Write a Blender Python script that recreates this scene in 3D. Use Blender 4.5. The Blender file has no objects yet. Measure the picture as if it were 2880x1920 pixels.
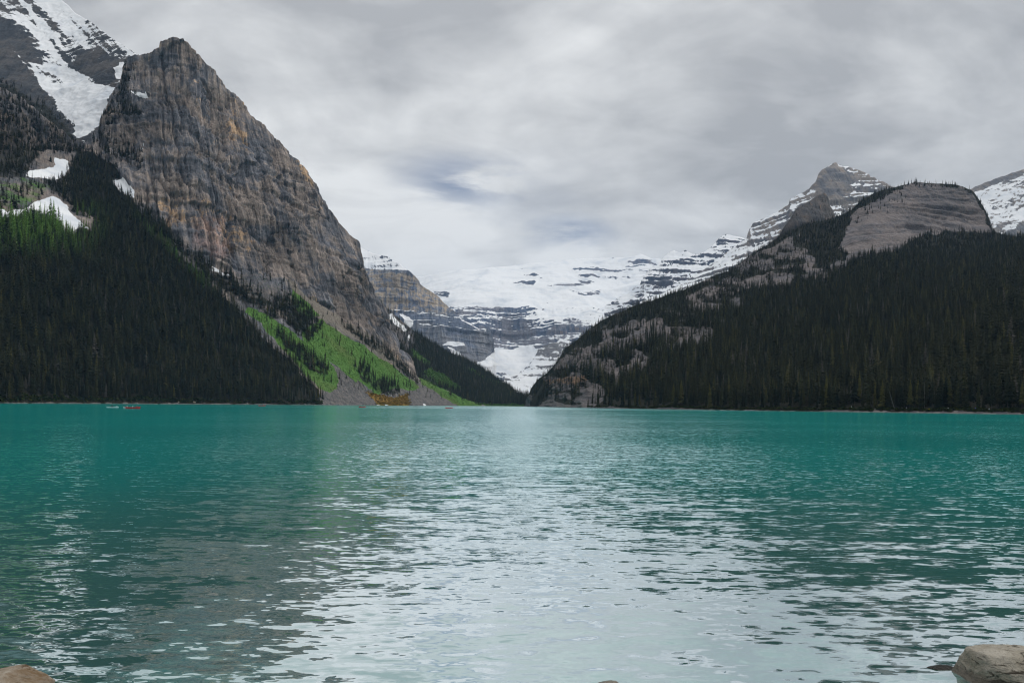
import bpy, bmesh, math, random
import numpy as np
from mathutils import Vector, Matrix, Euler

# ---------------------------------------------------------------- camera, sky, sun, exposure
scene = bpy.context.scene
COL = scene.collection
EYE, FOC, ROLL = 2.4, 1920.0, 0.00903          # eye height (m), focal length in photo pixels, camera roll
cam_d = bpy.data.cameras.new('camera'); cam = bpy.data.objects.new('camera', cam_d); COL.objects.link(cam)
cam.location = (0, 0, EYE); cam.rotation_euler = (math.pi/2, -ROLL, 0)
cam_d.sensor_width = 36; cam_d.lens = 24; cam_d.shift_y = (1139-960)/2880
cam_d.clip_start = 0.1; cam_d.clip_end = 60000
scene.camera = cam

SUN_EL, SUN_AZ = math.radians(46), math.radians(72)   # azimuth clockwise from the view direction (+Y)
sun_d = bpy.data.lights.new('sun', 'SUN'); sun = bpy.data.objects.new('sun', sun_d); COL.objects.link(sun)
sun_d.energy = 1.1; sun_d.angle = math.radians(14); sun_d.color = (1.0, 0.96, 0.9)
sdir = Vector((math.sin(SUN_AZ)*math.cos(SUN_EL), math.cos(SUN_AZ)*math.cos(SUN_EL), math.sin(SUN_EL)))
sun.rotation_euler = (-sdir).to_track_quat('-Z', 'Y').to_euler()
sun.location = (0, 0, 3000)

vs = scene.view_settings
scene.display_settings.display_device = 'sRGB'
vs.view_transform = 'Standard'; vs.look = 'None'; vs.exposure = 0.0; vs.gamma = 1.0; vs.use_curve_mapping = False
cy = scene.cycles
cy.use_denoising = True
try: cy.denoiser = 'OPENIMAGEDENOISE'
except Exception: pass
cy.max_bounces = 5; cy.diffuse_bounces = 3; cy.glossy_bounces = 3; cy.transmission_bounces = 2
cy.volume_bounces = 1; cy.transparent_max_bounces = 6; cy.caustics_reflective = False; cy.caustics_refractive = False
cy.sample_clamp_indirect = 4.0
scene.render.filter_size = 1.1; cy.filter_width = 1.1


class NT:
    """small node-tree writer"""
    def __init__(s, tree):
        s.t = tree; s.n = tree.nodes; s.l = tree.links
    def node(s, typ, ins=None, **props):
        nd = s.n.new(typ)
        for k, v in props.items(): setattr(nd, k, v)
        for k, v in (ins or {}).items(): s.put(nd.inputs[k], v)
        return nd
    def put(s, sock, v):
        if isinstance(v, bpy.types.NodeSocket): s.l.new(v, sock)
        elif isinstance(v, (tuple, list)) and len(v) == 3 and sock.type == 'RGBA': sock.default_value = (*v, 1)
        else: sock.default_value = v
    def math(s, op, a, b=0.0, c=None, clamp=False):
        nd = s.n.new('ShaderNodeMath'); nd.operation = op; nd.use_clamp = clamp
        s.put(nd.inputs[0], a); s.put(nd.inputs[1], b)
        if c is not None: s.put(nd.inputs[2], c)
        return nd.outputs[0]
    def vmath(s, op, a, b=(0, 0, 0)):
        nd = s.n.new('ShaderNodeVectorMath'); nd.operation = op
        s.put(nd.inputs[0], a)
        if op == 'SCALE': s.put(nd.inputs[3], b)
        else: s.put(nd.inputs[1], b)
        return nd.outputs['Value'] if op in ('DOT_PRODUCT', 'LENGTH', 'DISTANCE') else nd.outputs[0]
    def mix(s, f, a, b, blend='MIX'):
        nd = s.n.new('ShaderNodeMix'); nd.data_type = 'RGBA'; nd.blend_type = blend
        s.put(nd.inputs[0], f); s.put(nd.inputs[6], a); s.put(nd.inputs[7], b)
        return nd.outputs[2]
    def mixf(s, f, a, b):
        nd = s.n.new('ShaderNodeMix'); nd.data_type = 'FLOAT'
        s.put(nd.inputs[0], f); s.put(nd.inputs[2], a); s.put(nd.inputs[3], b)
        return nd.outputs[0]
    def step(s, v, lo, hi, a=0.0, b=1.0):
        nd = s.n.new('ShaderNodeMapRange'); nd.interpolation_type = 'SMOOTHSTEP'
        s.put(nd.inputs[0], v); s.put(nd.inputs[1], lo); s.put(nd.inputs[2], hi); s.put(nd.inputs[3], a); s.put(nd.inputs[4], b)
        return nd.outputs[0]
    def noise(s, vec, scale, detail=4.0, rough=0.5, dist=0.0, col=False):
        nd = s.n.new('ShaderNodeTexNoise'); s.put(nd.inputs['Vector'], vec)
        nd.inputs['Scale'].default_value = scale; nd.inputs['Detail'].default_value = detail
        nd.inputs['Roughness'].default_value = rough; nd.inputs['Distortion'].default_value = dist
        return nd.outputs[1] if col else nd.outputs[0]
    def scaled(s, vec, sx, sy, sz, off=(0, 0, 0)):
        nd = s.n.new('ShaderNodeMapping'); s.put(nd.inputs[0], vec)
        nd.inputs['Scale'].default_value = (sx, sy, sz); nd.inputs['Location'].default_value = off
        return nd.outputs[0]


# ---- overcast sky: Nishita blue behind broken grey cloud
world = bpy.data.worlds.new('World'); scene.world = world; world.use_nodes = True
W = NT(world.node_tree); W.n.clear()
sky = W.node('ShaderNodeTexSky', sky_type='NISHITA', sun_disc=False)
sky.sun_elevation = SUN_EL; sky.sun_rotation = SUN_AZ; sky.altitude = 1700
gen = W.node('ShaderNodeTexCoord').outputs['Generated']
sep = W.node('ShaderNodeSeparateXYZ', {0: gen})
zc = W.math('MAXIMUM', sep.outputs[2], 0.0)
den = W.math('ADD', zc, 0.34)
cp = W.node('ShaderNodeCombineXYZ', {0: W.math('DIVIDE', sep.outputs[0], den), 1: W.math('DIVIDE', sep.outputs[1], den), 2: 0.37}).outputs[0]
big = W.noise(W.scaled(cp, 1, 1, 1, (3.1, 1.7, 0)), 1.5, 4, 0.5, 0.4)
med = W.noise(W.scaled(cp, 0.8, 1, 1, (0.2, 5.3, 0)), 3.2, 7, 0.55, 0.5)
cl = W.math('ADD', W.math('MULTIPLY', big, 0.62), W.math('MULTIPLY', med, 0.38))
def blob(px, py, rad, hard=0.0):
    # soft spot of the cloud cover around one direction of the sky
    u, v = px-1440, 1139-py
    d = Vector((u*math.cos(ROLL)-v*math.sin(ROLL), FOC, u*math.sin(ROLL)+v*math.cos(ROLL))).normalized()
    dd = W.vmath('SUBTRACT', gen, tuple(d))
    dd = W.vmath('MULTIPLY', dd, (1.0, 1.0, 2.3))
    ln = W.math('ADD', W.vmath('LENGTH', dd), W.math('MULTIPLY', W.math('SUBTRACT', med, 0.5), 0.35*rad/0.1*0.1+0.06))
    return W.step(ln, rad, rad*hard, 0, 1)
shade = W.step(cl, 0.34, 0.66)
shade = W.math('ADD', shade, W.math('MULTIPLY', blob(1250, 650, 0.75), 0.28), clamp=True)
shade = W.math('SUBTRACT', shade, W.math('MULTIPLY', blob(2760, 430, 0.42), 0.62), clamp=True)
shade = W.math('SUBTRACT', shade, W.math('MULTIPLY', blob(650, 60, 0.42), 0.30), clamp=True)
shade = W.math('ADD', shade, W.math('MULTIPLY', blob(1430, 725, 0.26), 0.40), clamp=True)
fine = W.noise(W.scaled(cp, 0.6, 1, 1, (8.2, 2.3, 0)), 7.5, 6, 0.58, 0.5)
shade = W.math('ADD', shade, W.math('MULTIPLY', W.math('SUBTRACT', fine, 0.5), 0.95), clamp=True)
ccol = W.mix(shade, (0.352, 0.359, 0.371), (0.745, 0.752, 0.75))
hole = W.math('MAXIMUM', W.math('MULTIPLY', blob(1290, 515, 0.13), 0.95), W.math('MULTIPLY', blob(1600, 655, 0.085), 0.95))
hole = W.math('MAXIMUM', hole, W.math('MULTIPLY', blob(1420, 560, 0.20), 0.18))
skyblue = W.mix(0.62, W.mix(1.0, sky.outputs[0], (0.10, 0.10, 0.10), 'MULTIPLY'), (0.25, 0.26, 0.31))
hole = W.math('MULTIPLY', hole, W.step(W.noise(W.scaled(cp, 0.7, 1.6, 1, (1.5, 4.4, 0)), 3.2, 6, 0.6, 0.4), 0.34, 0.54))
ccol = W.mix(hole, ccol, skyblue)
lift = W.math('ADD', 1.02, W.math('MULTIPLY', W.math('POWER', zc, 2.0), 1.15))   # an overcast sky is brightest overhead
ccol = W.mix(1.0, ccol, W.node('ShaderNodeCombineXYZ', {0: lift, 1: lift, 2: lift}).outputs[0], 'MULTIPLY')
bg = W.node('ShaderNodeBackground', {0: ccol, 1: 1.0})
W.l.new(bg.outputs[0], W.node('ShaderNodeOutputWorld').inputs[0])


# ---------------------------------------------------------------- numeric helpers
def ray(px, py):
    u = np.asarray(px, float)-1440; v = 1139-np.asarray(py, float)
    return (u*math.cos(ROLL)-v*math.sin(ROLL))/FOC, (u*math.sin(ROLL)+v*math.cos(ROLL))/FOC
def spot(px, py, D):
    x, z = ray(px, py); return np.stack([x*D, np.broadcast_to(D, np.shape(x)), EYE+z*D], -1)
def on_water(px, D):
    x, _ = ray(px, 1139+ROLL*(px-1440)); return Vector((float(x)*D, D, 0))

def _hash(ix, iy, iz, seed):
    h = (ix.astype(np.int64)*374761393 + iy.astype(np.int64)*668265263 + iz.astype(np.int64)*2147483647 + seed*1274126177) & 0xffffffff
    h = ((h ^ (h >> 13))*1274126177) & 0xffffffff
    return ((h ^ (h >> 16)) & 0xffff)/65535.0
def vnoise(p, seed=0):
    i = np.floor(p); f = p-i; f = f*f*f*(f*(f*6-15)+10); i = i.astype(np.int64)
    r = 0
    for dx in (0, 1):
        wx = f[:, 0] if dx else 1-f[:, 0]
        for dy in (0, 1):
            wy = f[:, 1] if dy else 1-f[:, 1]
            for dz in (0, 1):
                wz = f[:, 2] if dz else 1-f[:, 2]
                r = r+wx*wy*wz*_hash(i[:, 0]+dx, i[:, 1]+dy, i[:, 2]+dz, seed)
    return r*2-1
def fbm(p, octv=4, seed=0, gain=0.5):
    a, t, s = 1.0, 0, 0
    for k in range(octv):
        t = t+a*vnoise(p*2.03**k+17.3*k, seed+k); s += a; a *= gain
    return t/s
def ridged(p, octv=4, seed=0, gain=0.5):
    a, t, s = 1.0, 0, 0
    for k in range(octv):
        t = t+a*(1-2*np.abs(vnoise(p*2.03**k+11.1*k, seed+k))); s += a; a *= gain
    return t/s
def sstep(v, lo, hi):
    t = np.clip((v-lo)/(hi-lo), 0, 1); return t*t*(3-2*t)
def strata(P, L, seed, dip=(0, 0), wav=0.0, run=22.0):
    """irregular bedding: hard and soft layers of uneven thickness, slowly pinching out sideways"""
    zz = P[:, 2]+dip[0]*P[:, 0]+dip[1]*P[:, 1]
    if wav: zz = zz+wav*fbm(P/(L*14), 3, seed+50)
    q = np.stack([P[:, 0]/(L*run), P[:, 1]/(L*run), zz/L], -1)
    v = vnoise(q, seed)+0.6*vnoise(q*np.array([2.3, 2.3, 2.7])+5, seed+1)+0.35*vnoise(q*np.array([5, 5, 6.1])+9, seed+2)
    return np.tanh(v*1.6)
def face(P, ang, zs, nw=0.12):
    """coordinates of a rock face: along its strike, weakly into it, and up (stretched by zs)"""
    c, s_ = math.cos(math.radians(ang)), math.sin(math.radians(ang))
    return np.stack([P[:, 0]*c+P[:, 1]*s_, (P[:, 0]*s_-P[:, 1]*c)*nw, P[:, 2]*zs], -1)
def cracks(p, seed, k=5, octv=2):
    """narrow clefts: 0 on the face, -1 in the cleft"""
    a, t = 1.0, 0
    for i in range(octv):
        t = t-a*(1-np.abs(vnoise(p*2.1**i+7*i, seed+i)))**k; a *= 0.55
    return t
def slabs(p, seed):
    """nearest jittered cell: a random number per rock slab and the distance to its edge"""
    i = np.floor(p).astype(np.int64); d1 = np.full(len(p), 9.); d2 = np.full(len(p), 9.); idv = np.zeros(len(p))
    for dx in (-1, 0, 1):
        for dy in (-1, 0, 1):
            for dz in (-1, 0, 1):
                a, b, c = i[:, 0]+dx, i[:, 1]+dy, i[:, 2]+dz
                d = (a+_hash(a, b, c, seed)-p[:, 0])**2+(b+_hash(a, b, c, seed+1)-p[:, 1])**2+(c+_hash(a, b, c, seed+2)-p[:, 2])**2
                n = d < d1; d2 = np.where(n, d1, np.minimum(d2, d)); idv = np.where(n, _hash(a, b, c, seed+3), idv); d1 = np.where(n, d, d1)
    return idv, np.sqrt(d2)-np.sqrt(d1)
def tps(ctrl):
    c = np.array(ctrl, float); P = c[:, :2]/1000; n = len(c)
    def U(r2): return np.where(r2 > 1e-12, r2*np.log(r2+1e-12), 0)
    K = U(((P[:, None]-P[None])**2).sum(-1))+np.eye(n)*1e-4
    A = np.zeros((n+3, n+3)); A[:n, :n] = K; A[:n, n] = 1; A[:n, n+1:] = P; A[n, :n] = 1; A[n+1:, :n] = P.T
    w = np.linalg.solve(A, np.r_[np.log(c[:, 2]), 0, 0, 0])
    def f(x, y):
        Q = np.stack([np.ravel(x), np.ravel(y)], -1)/1000; out = np.zeros(len(Q))
        for k in range(n): out += w[k]*U(((Q-P[k])**2).sum(-1))
        out += w[n]+Q@w[n+1:]
        return np.exp(out).reshape(np.shape(x))
    return f
def poly_mask(X, Y, poly, soft=6.0):
    """1 inside the polygon, 0 outside, soft edge in photo pixels"""
    p = np.array(poly, float); q = np.roll(p, -1, 0)
    inside = np.zeros(X.shape, bool); d2 = np.full(X.shape, 1e12)
    for (x1, y1), (x2, y2) in zip(p, q):
        if y1 != y2:
            cr = ((y1 > Y) != (y2 > Y)) & (X < (x2-x1)*(Y-y1)/(y2-y1)+x1); inside ^= cr
        ex, ey = x2-x1, y2-y1; L = ex*ex+ey*ey+1e-9
        t = np.clip(((X-x1)*ex+(Y-y1)*ey)/L, 0, 1)
        d2 = np.minimum(d2, (X-x1-t*ex)**2+(Y-y1-t*ey)**2)
    d = np.sqrt(d2); d = np.where(inside, d, -d)
    return sstep(d, -soft, soft)
def masks(X, Y, polys, soft=6.0):
    m = np.zeros(X.shape)
    for p in polys: m = np.maximum(m, poly_mask(X, Y, p, soft))
    return m

def tag(o, label=None, cat=None, group=None, kind=None):
    for k, v in (('label', label), ('category', cat), ('group', group), ('kind', kind)):
        if v: o[k] = v
    return o
def mesh_np(name, V, F, mat=None, attrs=None, smooth=True):
    me = bpy.data.meshes.new(name)
    me.vertices.add(len(V)); me.vertices.foreach_set('co', np.ascontiguousarray(V, np.float32).ravel())
    k = F.shape[1]
    me.loops.add(F.size); me.loops.foreach_set('vertex_index', np.ascontiguousarray(F, np.int32).ravel())
    me.polygons.add(len(F)); me.polygons.foreach_set('loop_start', np.arange(0, F.size, k, dtype=np.int32))
    me.update(calc_edges=True)
    if smooth: me.polygons.foreach_set('use_smooth', np.ones(len(F), bool))
    for nm, a in (attrs or {}).items():
        at = me.attributes.new(nm, 'FLOAT_COLOR', 'POINT'); at.data.foreach_set('color', np.ascontiguousarray(a, np.float32).ravel())
    if mat: me.materials.append(mat)
    return me
def link(name, me, parent=None):
    o = bpy.data.objects.new(name, me); COL.objects.link(o)
    if parent: o.parent = parent
    return o
def grid_faces(ny, nx):
    a = np.arange(ny*nx).reshape(ny, nx)
    return np.stack([a[:-1, :-1], a[:-1, 1:], a[1:, 1:], a[1:, :-1]], -1).reshape(-1, 4)
def grid_normals(V):
    dx = np.gradient(V, axis=1); dy = np.gradient(V, axis=0)
    n = np.cross(dx, dy); n /= np.linalg.norm(n, axis=-1, keepdims=True)+1e-9
    return n


# ---------------------------------------------------------------- materials
def new_mat(name):
    m = bpy.data.materials.new(name); m.use_nodes = True
    t = NT(m.node_tree); t.n.clear()
    out = t.node('ShaderNodeOutputMaterial')
    return m, t, out
def principled(t, out, col, rough=0.8, normal=None, **kw):
    b = t.node('ShaderNodeBsdfPrincipled', {'Base Color': col, 'Roughness': rough})
    b.inputs['Specular IOR Level'].default_value = kw.get('spec', 0.25)
    if 'metal' in kw: b.inputs['Metallic'].default_value = kw['metal']
    if normal is not None: t.l.new(normal, b.inputs['Normal'])
    t.l.new(b.outputs[0], out.inputs[0]); return b
def plain(name, col, rough=0.6, var=0.15, scale=3.0, spec=0.3):
    m, t, out = new_mat(name)
    co = t.node('ShaderNodeTexCoord').outputs['Object']
    n = t.noise(co, scale, 4, 0.6)
    c = t.mix(n, tuple(x*(1-var) for x in col), tuple(min(1, x*(1+var)) for x in col))
    principled(t, out, c, rough, spec=spec); return m

def terrain_mat(name, rock=((.11, .105, .105), (.20, .165, .135)), warm=(.30, .175, .085), pink=(.27, .19, .17),
                bed=0.045, bedamp=0.5, streak=0.5, scale=1.0, bump=1.0, strike=8,
                grass=((.078, .17, .032), (.118, .235, .05)), talus=((.10, .095, .10), (.22, .20, .185))):
    """rock with bedding and water streaks; cov = snow, grass, talus, forest floor; cov2 = warm, dark, pink, ochre"""
    m, t, out = new_mat(name)
    co = t.node('ShaderNodeNewGeometry').outputs['Position']
    a1 = t.node('ShaderNodeAttribute', attribute_name='cov'); s1 = t.node('ShaderNodeSeparateColor', {0: a1.outputs['Color']})
    a2 = t.node('ShaderNodeAttribute', attribute_name='cov2'); s2 = t.node('ShaderNodeSeparateColor', {0: a2.outputs['Color']})
    snow, grass_a, tal, forest = s1.outputs[0], s1.outputs[1], s1.outputs[2], a1.outputs['Alpha']
    wrm, drk, pnk, och = s2.outputs[0], s2.outputs[1], s2.outputs[2], a2.outputs['Alpha']
    S = scale
    n_big = t.noise(co, 0.012*S, 5, 0.62, 0.5)
    n_mid = t.noise(co, 0.06*S, 4, 0.65)
    n_fin = t.noise(co, 0.30*S, 2, 0.6)
    wob = t.noise(co, 0.010*S, 2, 0.5)
    wz = t.node('ShaderNodeSeparateXYZ', {0: co})
    zz = t.math('ADD', wz.outputs[2], t.math('MULTIPLY', wob, 60/S))
    bedv = t.node('ShaderNodeCombineXYZ', {0: t.math('MULTIPLY', wz.outputs[0], 0.05), 1: t.math('MULTIPLY', wz.outputs[1], 0.05), 2: zz}).outputs[0]
    n_bed = t.noise(bedv, bed*S, 4, 0.7)
    cs, sn_ = math.cos(math.radians(strike)), math.sin(math.radians(strike))
    fv = t.node('ShaderNodeCombineXYZ', {0: t.vmath('DOT_PRODUCT', co, (cs, sn_, 0)), 1: t.vmath('DOT_PRODUCT', co, (sn_*.12, -cs*.12, 0)), 2: t.math('MULTIPLY', wz.outputs[2], 0.085)}).outputs[0]
    n_str = t.noise(fv, 0.11*S, 5, 0.70, 0.25)
    c = t.mix(t.step(t.math('ADD', n_big, t.math('MULTIPLY', t.math('SUBTRACT', n_str, .5), .5)), 0.40, 0.60), rock[0], rock[1])
    wmask = t.math('MULTIPLY', t.step(t.math('ADD', t.math('ADD', n_mid, wrm), t.math('MULTIPLY', n_str, 0.5)), 0.98, 1.16), 0.85)
    c = t.mix(wmask, c, warm)
    c = t.mix(t.math('MULTIPLY', pnk, t.step(n_mid, 0.3, 0.6)), c, pink)
    val = t.math('ADD', t.mixf(bedamp, 1.0, t.math('MULTIPLY', n_bed, 2.0)), t.math('MULTIPLY', t.math('SUBTRACT', n_str, 0.5), 2.2*streak))
    val = t.math('MULTIPLY', val, t.math('ADD', 0.35, t.math('MULTIPLY', n_fin, 1.3)))
    val = t.math('MULTIPLY', t.math('MAXIMUM', val, 0.12), t.math('SUBTRACT', 1.0, t.math('MULTIPLY', drk, 0.6)))
    vv = t.node('ShaderNodeCombineXYZ', {0: val, 1: val, 2: val}).outputs[0]
    c = t.mix(1.0, c, vv, 'MULTIPLY')
    # loose rock
    vor = t.node('ShaderNodeTexVoronoi', {'Vector': co, 'Scale': 0.30*S}); vs_ = t.node('ShaderNodeSeparateColor', {0: vor.outputs['Color']})
    tc = t.mix(vs_.outputs[0], talus[0], talus[1])
    tc = t.mix(t.math('MULTIPLY', wrm, 0.7, clamp=True), tc, (.29, .245, .185))
    c = t.mix(t.step(t.math('ADD', tal, t.math('MULTIPLY', t.math('SUBTRACT', n_mid, .5), .8)), 0.38, 0.62), c, tc)
    # grass and low brush
    gc = t.mix(t.step(t.noise(co, 0.09*S, 5, 0.7), 0.35, 0.65), grass[0], grass[1])
    gc = t.mix(t.step(n_big, 0.5, 0.7), gc, (grass[1][0]*1.1, grass[1][1]*0.8, grass[1][2]))
    c = t.mix(t.step(t.math('ADD', grass_a, t.math('MULTIPLY', t.math('SUBTRACT', n_mid, .5), .9)), 0.36, 0.6), c, gc)
    oc = t.mix(n_fin, (.22, .13, .03), (.42, .25, .05))
    c = t.mix(t.step(t.math('ADD', och, t.math('MULTIPLY', t.math('SUBTRACT', n_mid, .5), .9)), 0.4, 0.6), c, oc)
    fc = t.mix(n_mid, (.012, .014, .008), (.035, .032, .020))
    c = t.mix(t.step(t.math('ADD', forest, t.math('MULTIPLY', t.math('SUBTRACT', n_mid, .5), .7)), 0.35, 0.6), c, fc)
    # snow lies where the cover says, broken up by bedding
    sv = t.math('ADD', snow, t.math('ADD', t.math('MULTIPLY', t.math('SUBTRACT', n_bed, .5), .55), t.math('MULTIPLY', t.math('SUBTRACT', n_mid, .5), .75)))
    sm = t.step(sv, 0.46, 0.56)
    sc = t.mix(t.step(n_big, 0.45, 0.75), (.85, .86, .87), (.62, .66, .71))
    c = t.mix(sm, c, sc)
    hgt = t.math('ADD', t.math('MULTIPLY', n_fin, 1.4), t.math('ADD', t.math('MULTIPLY', n_mid, 1.0), t.math('ADD', t.math('MULTIPLY', n_bed, 4.0), t.math('MULTIPLY', n_str, 6.0*streak))))
    bp = t.node('ShaderNodeBump', {'Height': hgt, 'Distance': 1.0/S})
    t.l.new(t.mixf(sm, 0.85*bump, 0.15*bump), bp.inputs['Strength'])
    principled(t, out, c, 0.92, bp.outputs[0], spec=0.12)
    return m

def foliage_mat(name, dark, light, tip, tone_col=None):
    m, t, out = new_mat(name)
    oi = t.node('ShaderNodeObjectInfo'); co = t.node('ShaderNodeTexCoord').outputs['Object']
    at = t.node('ShaderNodeAttribute', attribute_name='tone', attribute_type='INSTANCER')
    z = t.node('ShaderNodeSeparateXYZ', {0: co}).outputs[2]
    c = t.mix(oi.outputs['Random'], dark, light)
    c = t.mix(t.step(oi.outputs['Random'], 0.86, 1.0), c, tip)
    c = t.mix(t.step(oi.outputs['Random'], 0.978, 0.982), c, (.13, .115, .10))
    c = t.mix(t.math('MULTIPLY', t.noise(co, 9.0, 3), 0.6), c, dark)
    if tone_col: c = t.mix(at.outputs['Fac'], c, tone_col)
    b = principled(t, out, c, 0.85, spec=0.08)
    return m

M = {}
M['needles'] = foliage_mat('needles', (.010, .014, .008), (.052, .053, .020), (.12, .11, .03), (.15, .29, .05))
M['bark'] = plain('bark', (.07, .058, .045), 0.9, 0.4, 6)
M['deadwood'] = plain('deadwood', (.15, .14, .125), 0.9, 0.3, 8)
M['brush'] = foliage_mat('brush', (.085, .175, .035), (.115, .225, .05), (.15, .235, .07), (.38, .23, .055))
M['shore_brush'] = foliage_mat('shore_brush', (.025, .035, .010), (.070, .085, .022), (.13, .13, .04))
M['scree'] = plain('scree', (.17, .16, .155), 0.95, 0.5, 0.4)


# ---------------------------------------------------------------- terrain sheets
TERR = []
def terrain(name, mat, ridge, base, ctrl, x0, x1, step_x, ny, relief, cover, label, ridge_jit=2.0, back=(60, 220, 600), seed=0):
    """one mountain: real relief between its foot (base) and its skyline (ridge), with a far side behind"""
    xs = np.arange(x0, x1+step_x, step_x, dtype=float); nx = len(xs)
    r = np.array(ridge, float); b = np.array(base, float)
    yr = np.interp(xs, r[:, 0], r[:, 1]); yb = np.interp(xs, b[:, 0], b[:, 1])
    jit = fbm(np.stack([xs/14, xs*0+seed, xs*0], -1), 4, seed+5, 0.6)*ridge_jit
    yr = np.minimum(yr+jit, yb-1.0)
    t = np.linspace(0, 1, ny)[:, None]
    Y = yb+(yr-yb)*t; X = np.broadcast_to(xs, Y.shape).copy()
    D = tps(ctrl)(X, Y)
    V = spot(X, Y, D)
    N = grid_normals(V); N[N[..., 1] > 0.2] *= -1
    P = V.reshape(-1, 3)
    c = cover(X, Y, V, N)                      # dict of masks
    cr_ = {k: v.ravel() for k, v in c.items()}
    dis = relief(P, cr_).reshape(Y.shape)
    if 'slab' in cr_:                          # each slab of the face has its own weathering colour
        s1, s2 = cr_['slab'].reshape(Y.shape), cr_['slab2'].reshape(Y.shape)
        c['warm'] = c['warm']+0.26*(s1-0.5)+0.16*(s2-0.5); c['dark'] = np.clip(c['dark']+0.7*(s1*7.3 % 1-0.5)+0.4*(s2*5.1 % 1-0.5), -0.5, 1)
    edge = sstep(np.broadcast_to(t, Y.shape), 0.0, 0.03)
    hn = N.copy(); hn[..., 2] *= 0.35
    edge = edge*(1-0.55*sstep(np.broadcast_to(t, Y.shape), 0.86, 1.0))       # keep the skyline where it was surveyed
    V = V+hn*(dis*edge)[..., None]
    N2 = grid_normals(V)
    z = np.zeros(Y.shape)
    g = lambda k: c.get(k, z)
    snow = g('snow')
    if 'snow_ledge' in c:      # snow rests on the flatter ledges
        snow = np.clip(snow+c['snow_ledge']*(sstep(np.abs(N2[..., 2]), 0.45, 0.85)-0.5)*1.2, -0.5, 1.4)
    cov = np.stack([snow, g('grass'), g('talus'), g('forest')], -1)
    cov2 = np.stack([g('warm'), g('dark'), g('pink'), g('ochre')], -1)
    rows, c1, c2 = [V], [cov], [cov2]
    top = V[-1]; dirv = np.stack([top[:, 0], top[:, 1]], -1); dirv /= np.linalg.norm(dirv, axis=1, keepdims=True)
    for k, (dd, fz) in enumerate(zip(back, (0.93, 0.7, -0.02))):
        q = top.copy(); q[:, :2] += dirv*dd; q[:, 2] = np.where(fz > 0, top[:, 2]*fz, -6); rows.append(q[None]); c1.append(cov[-1:]); c2.append(cov2[-1:])
    allV = np.concatenate(rows, 0)
    me = mesh_np(name, allV.reshape(-1, 3), grid_faces(allV.shape[0], nx), mat,
                 {'cov': np.concatenate(c1, 0).reshape(-1, 4), 'cov2': np.concatenate(c2, 0).reshape(-1, 4)})
    o = link(name, me); tag(o, label, 'mountain', kind='structure')
    TERR.append(dict(V=V, X=X, Y=Y, c=c, D=D))
    return o

def warp(X, Y, amp, wl, seed=0):
    p = np.stack([X.ravel()/wl, Y.ravel()/wl, np.zeros(X.size)], -1)
    return X+amp*fbm(p, 4, seed).reshape(X.shape), Y+amp*fbm(p+31.7, 4, seed+9).reshape(X.shape)

# ---- the brown cliff mountain beside the lake, forest and screes at its foot
FOREST1 = [[(-600, 600), (0, 602), (60, 604), (110, 604), (150, 618), (180, 655), (205, 658), (225, 645), (255, 652), (272, 625), (235, 580), (200, 545), (198, 490),
            (215, 420), (250, 430), (330, 470), (350, 520), (380, 580), (420, 620), (470, 660), (500, 720), (560, 765), (620, 830), (660, 862), (674, 879),
            (718, 920), (752, 961), (786, 988), (827, 1015), (847, 1046), (868, 1076), (895, 1093), (906, 1140), (906, 1180), (-600, 1180)],
           [(752, 849), (813, 828), (840, 842), (888, 886), (908, 910), (902, 930), (868, 961), (827, 934), (793, 900), (745, 900)],
           [(766, 920), (820, 951), (868, 988), (902, 1015), (932, 1046), (915, 1059), (868, 1039), (820, 988), (779, 954)],
           [(1004, 1026), (1034, 1036), (1058, 1066), (1080, 1056), (1108, 1086), (1123, 1100), (1112, 1116), (1058, 1104), (1002, 1066)],
           [(963, 914), (1017, 938), (1075, 976), (1119, 1010), (1170, 1060), (1177, 1080), (1153, 1060), (1092, 1016), (1024, 966), (970, 925)]]
SPARSE1 = [[(-300, 260), (0, 262), (60, 275), (110, 315), (200, 390), (238, 408), (215, 430), (130, 425), (60, 470), (0, 500), (-300, 500)],
           [(345, 190), (385, 185), (372, 240), (400, 330), (340, 350), (250, 400), (300, 345), (320, 285)],
           [(255, 395), (330, 380), (400, 430), (380, 470), (300, 440)], [(120, 500), (215, 430), (230, 560), (260, 620), (215, 600), (190, 565), (150, 545)], [(-200, 400), (130, 420), (60, 500), (-200, 510)],
           [(380, 560), (430, 600), (520, 700), (640, 770), (760, 850), (740, 880), (600, 800), (480, 690)]]
GRASS1 = [[(871, 913), (908, 903), (956, 935), (1024, 976), (1092, 1018), (1140, 1058), (1176, 1090), (1160, 1099), (1126, 1086), (1092, 1092), (1060, 1110), (1004, 1064), (1000, 1074), (949, 1034), (908, 1010), (861, 968), (850, 935)],
          [(752, 890), (840, 945), (915, 1010), (956, 1068), (951, 1097), (929, 1106), (888, 1085), (840, 1024), (793, 970), (735, 905), (690, 872), (700, 860)],
          [(1178, 1056), (1228, 1086), (1296, 1117), (1356, 1136), (1356, 1145), (1296, 1143), (1235, 1111), (1182, 1082)],
          [(820, 812), (850, 835), (900, 890), (870, 900), (830, 860)],
          ]
MEADOW1 = [[(-300, 505), (0, 510), (60, 515), (125, 540), (110, 560), (60, 592), (-300, 592)], [(60, 495), (130, 512), (150, 530), (110, 540), (50, 515)]]
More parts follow.
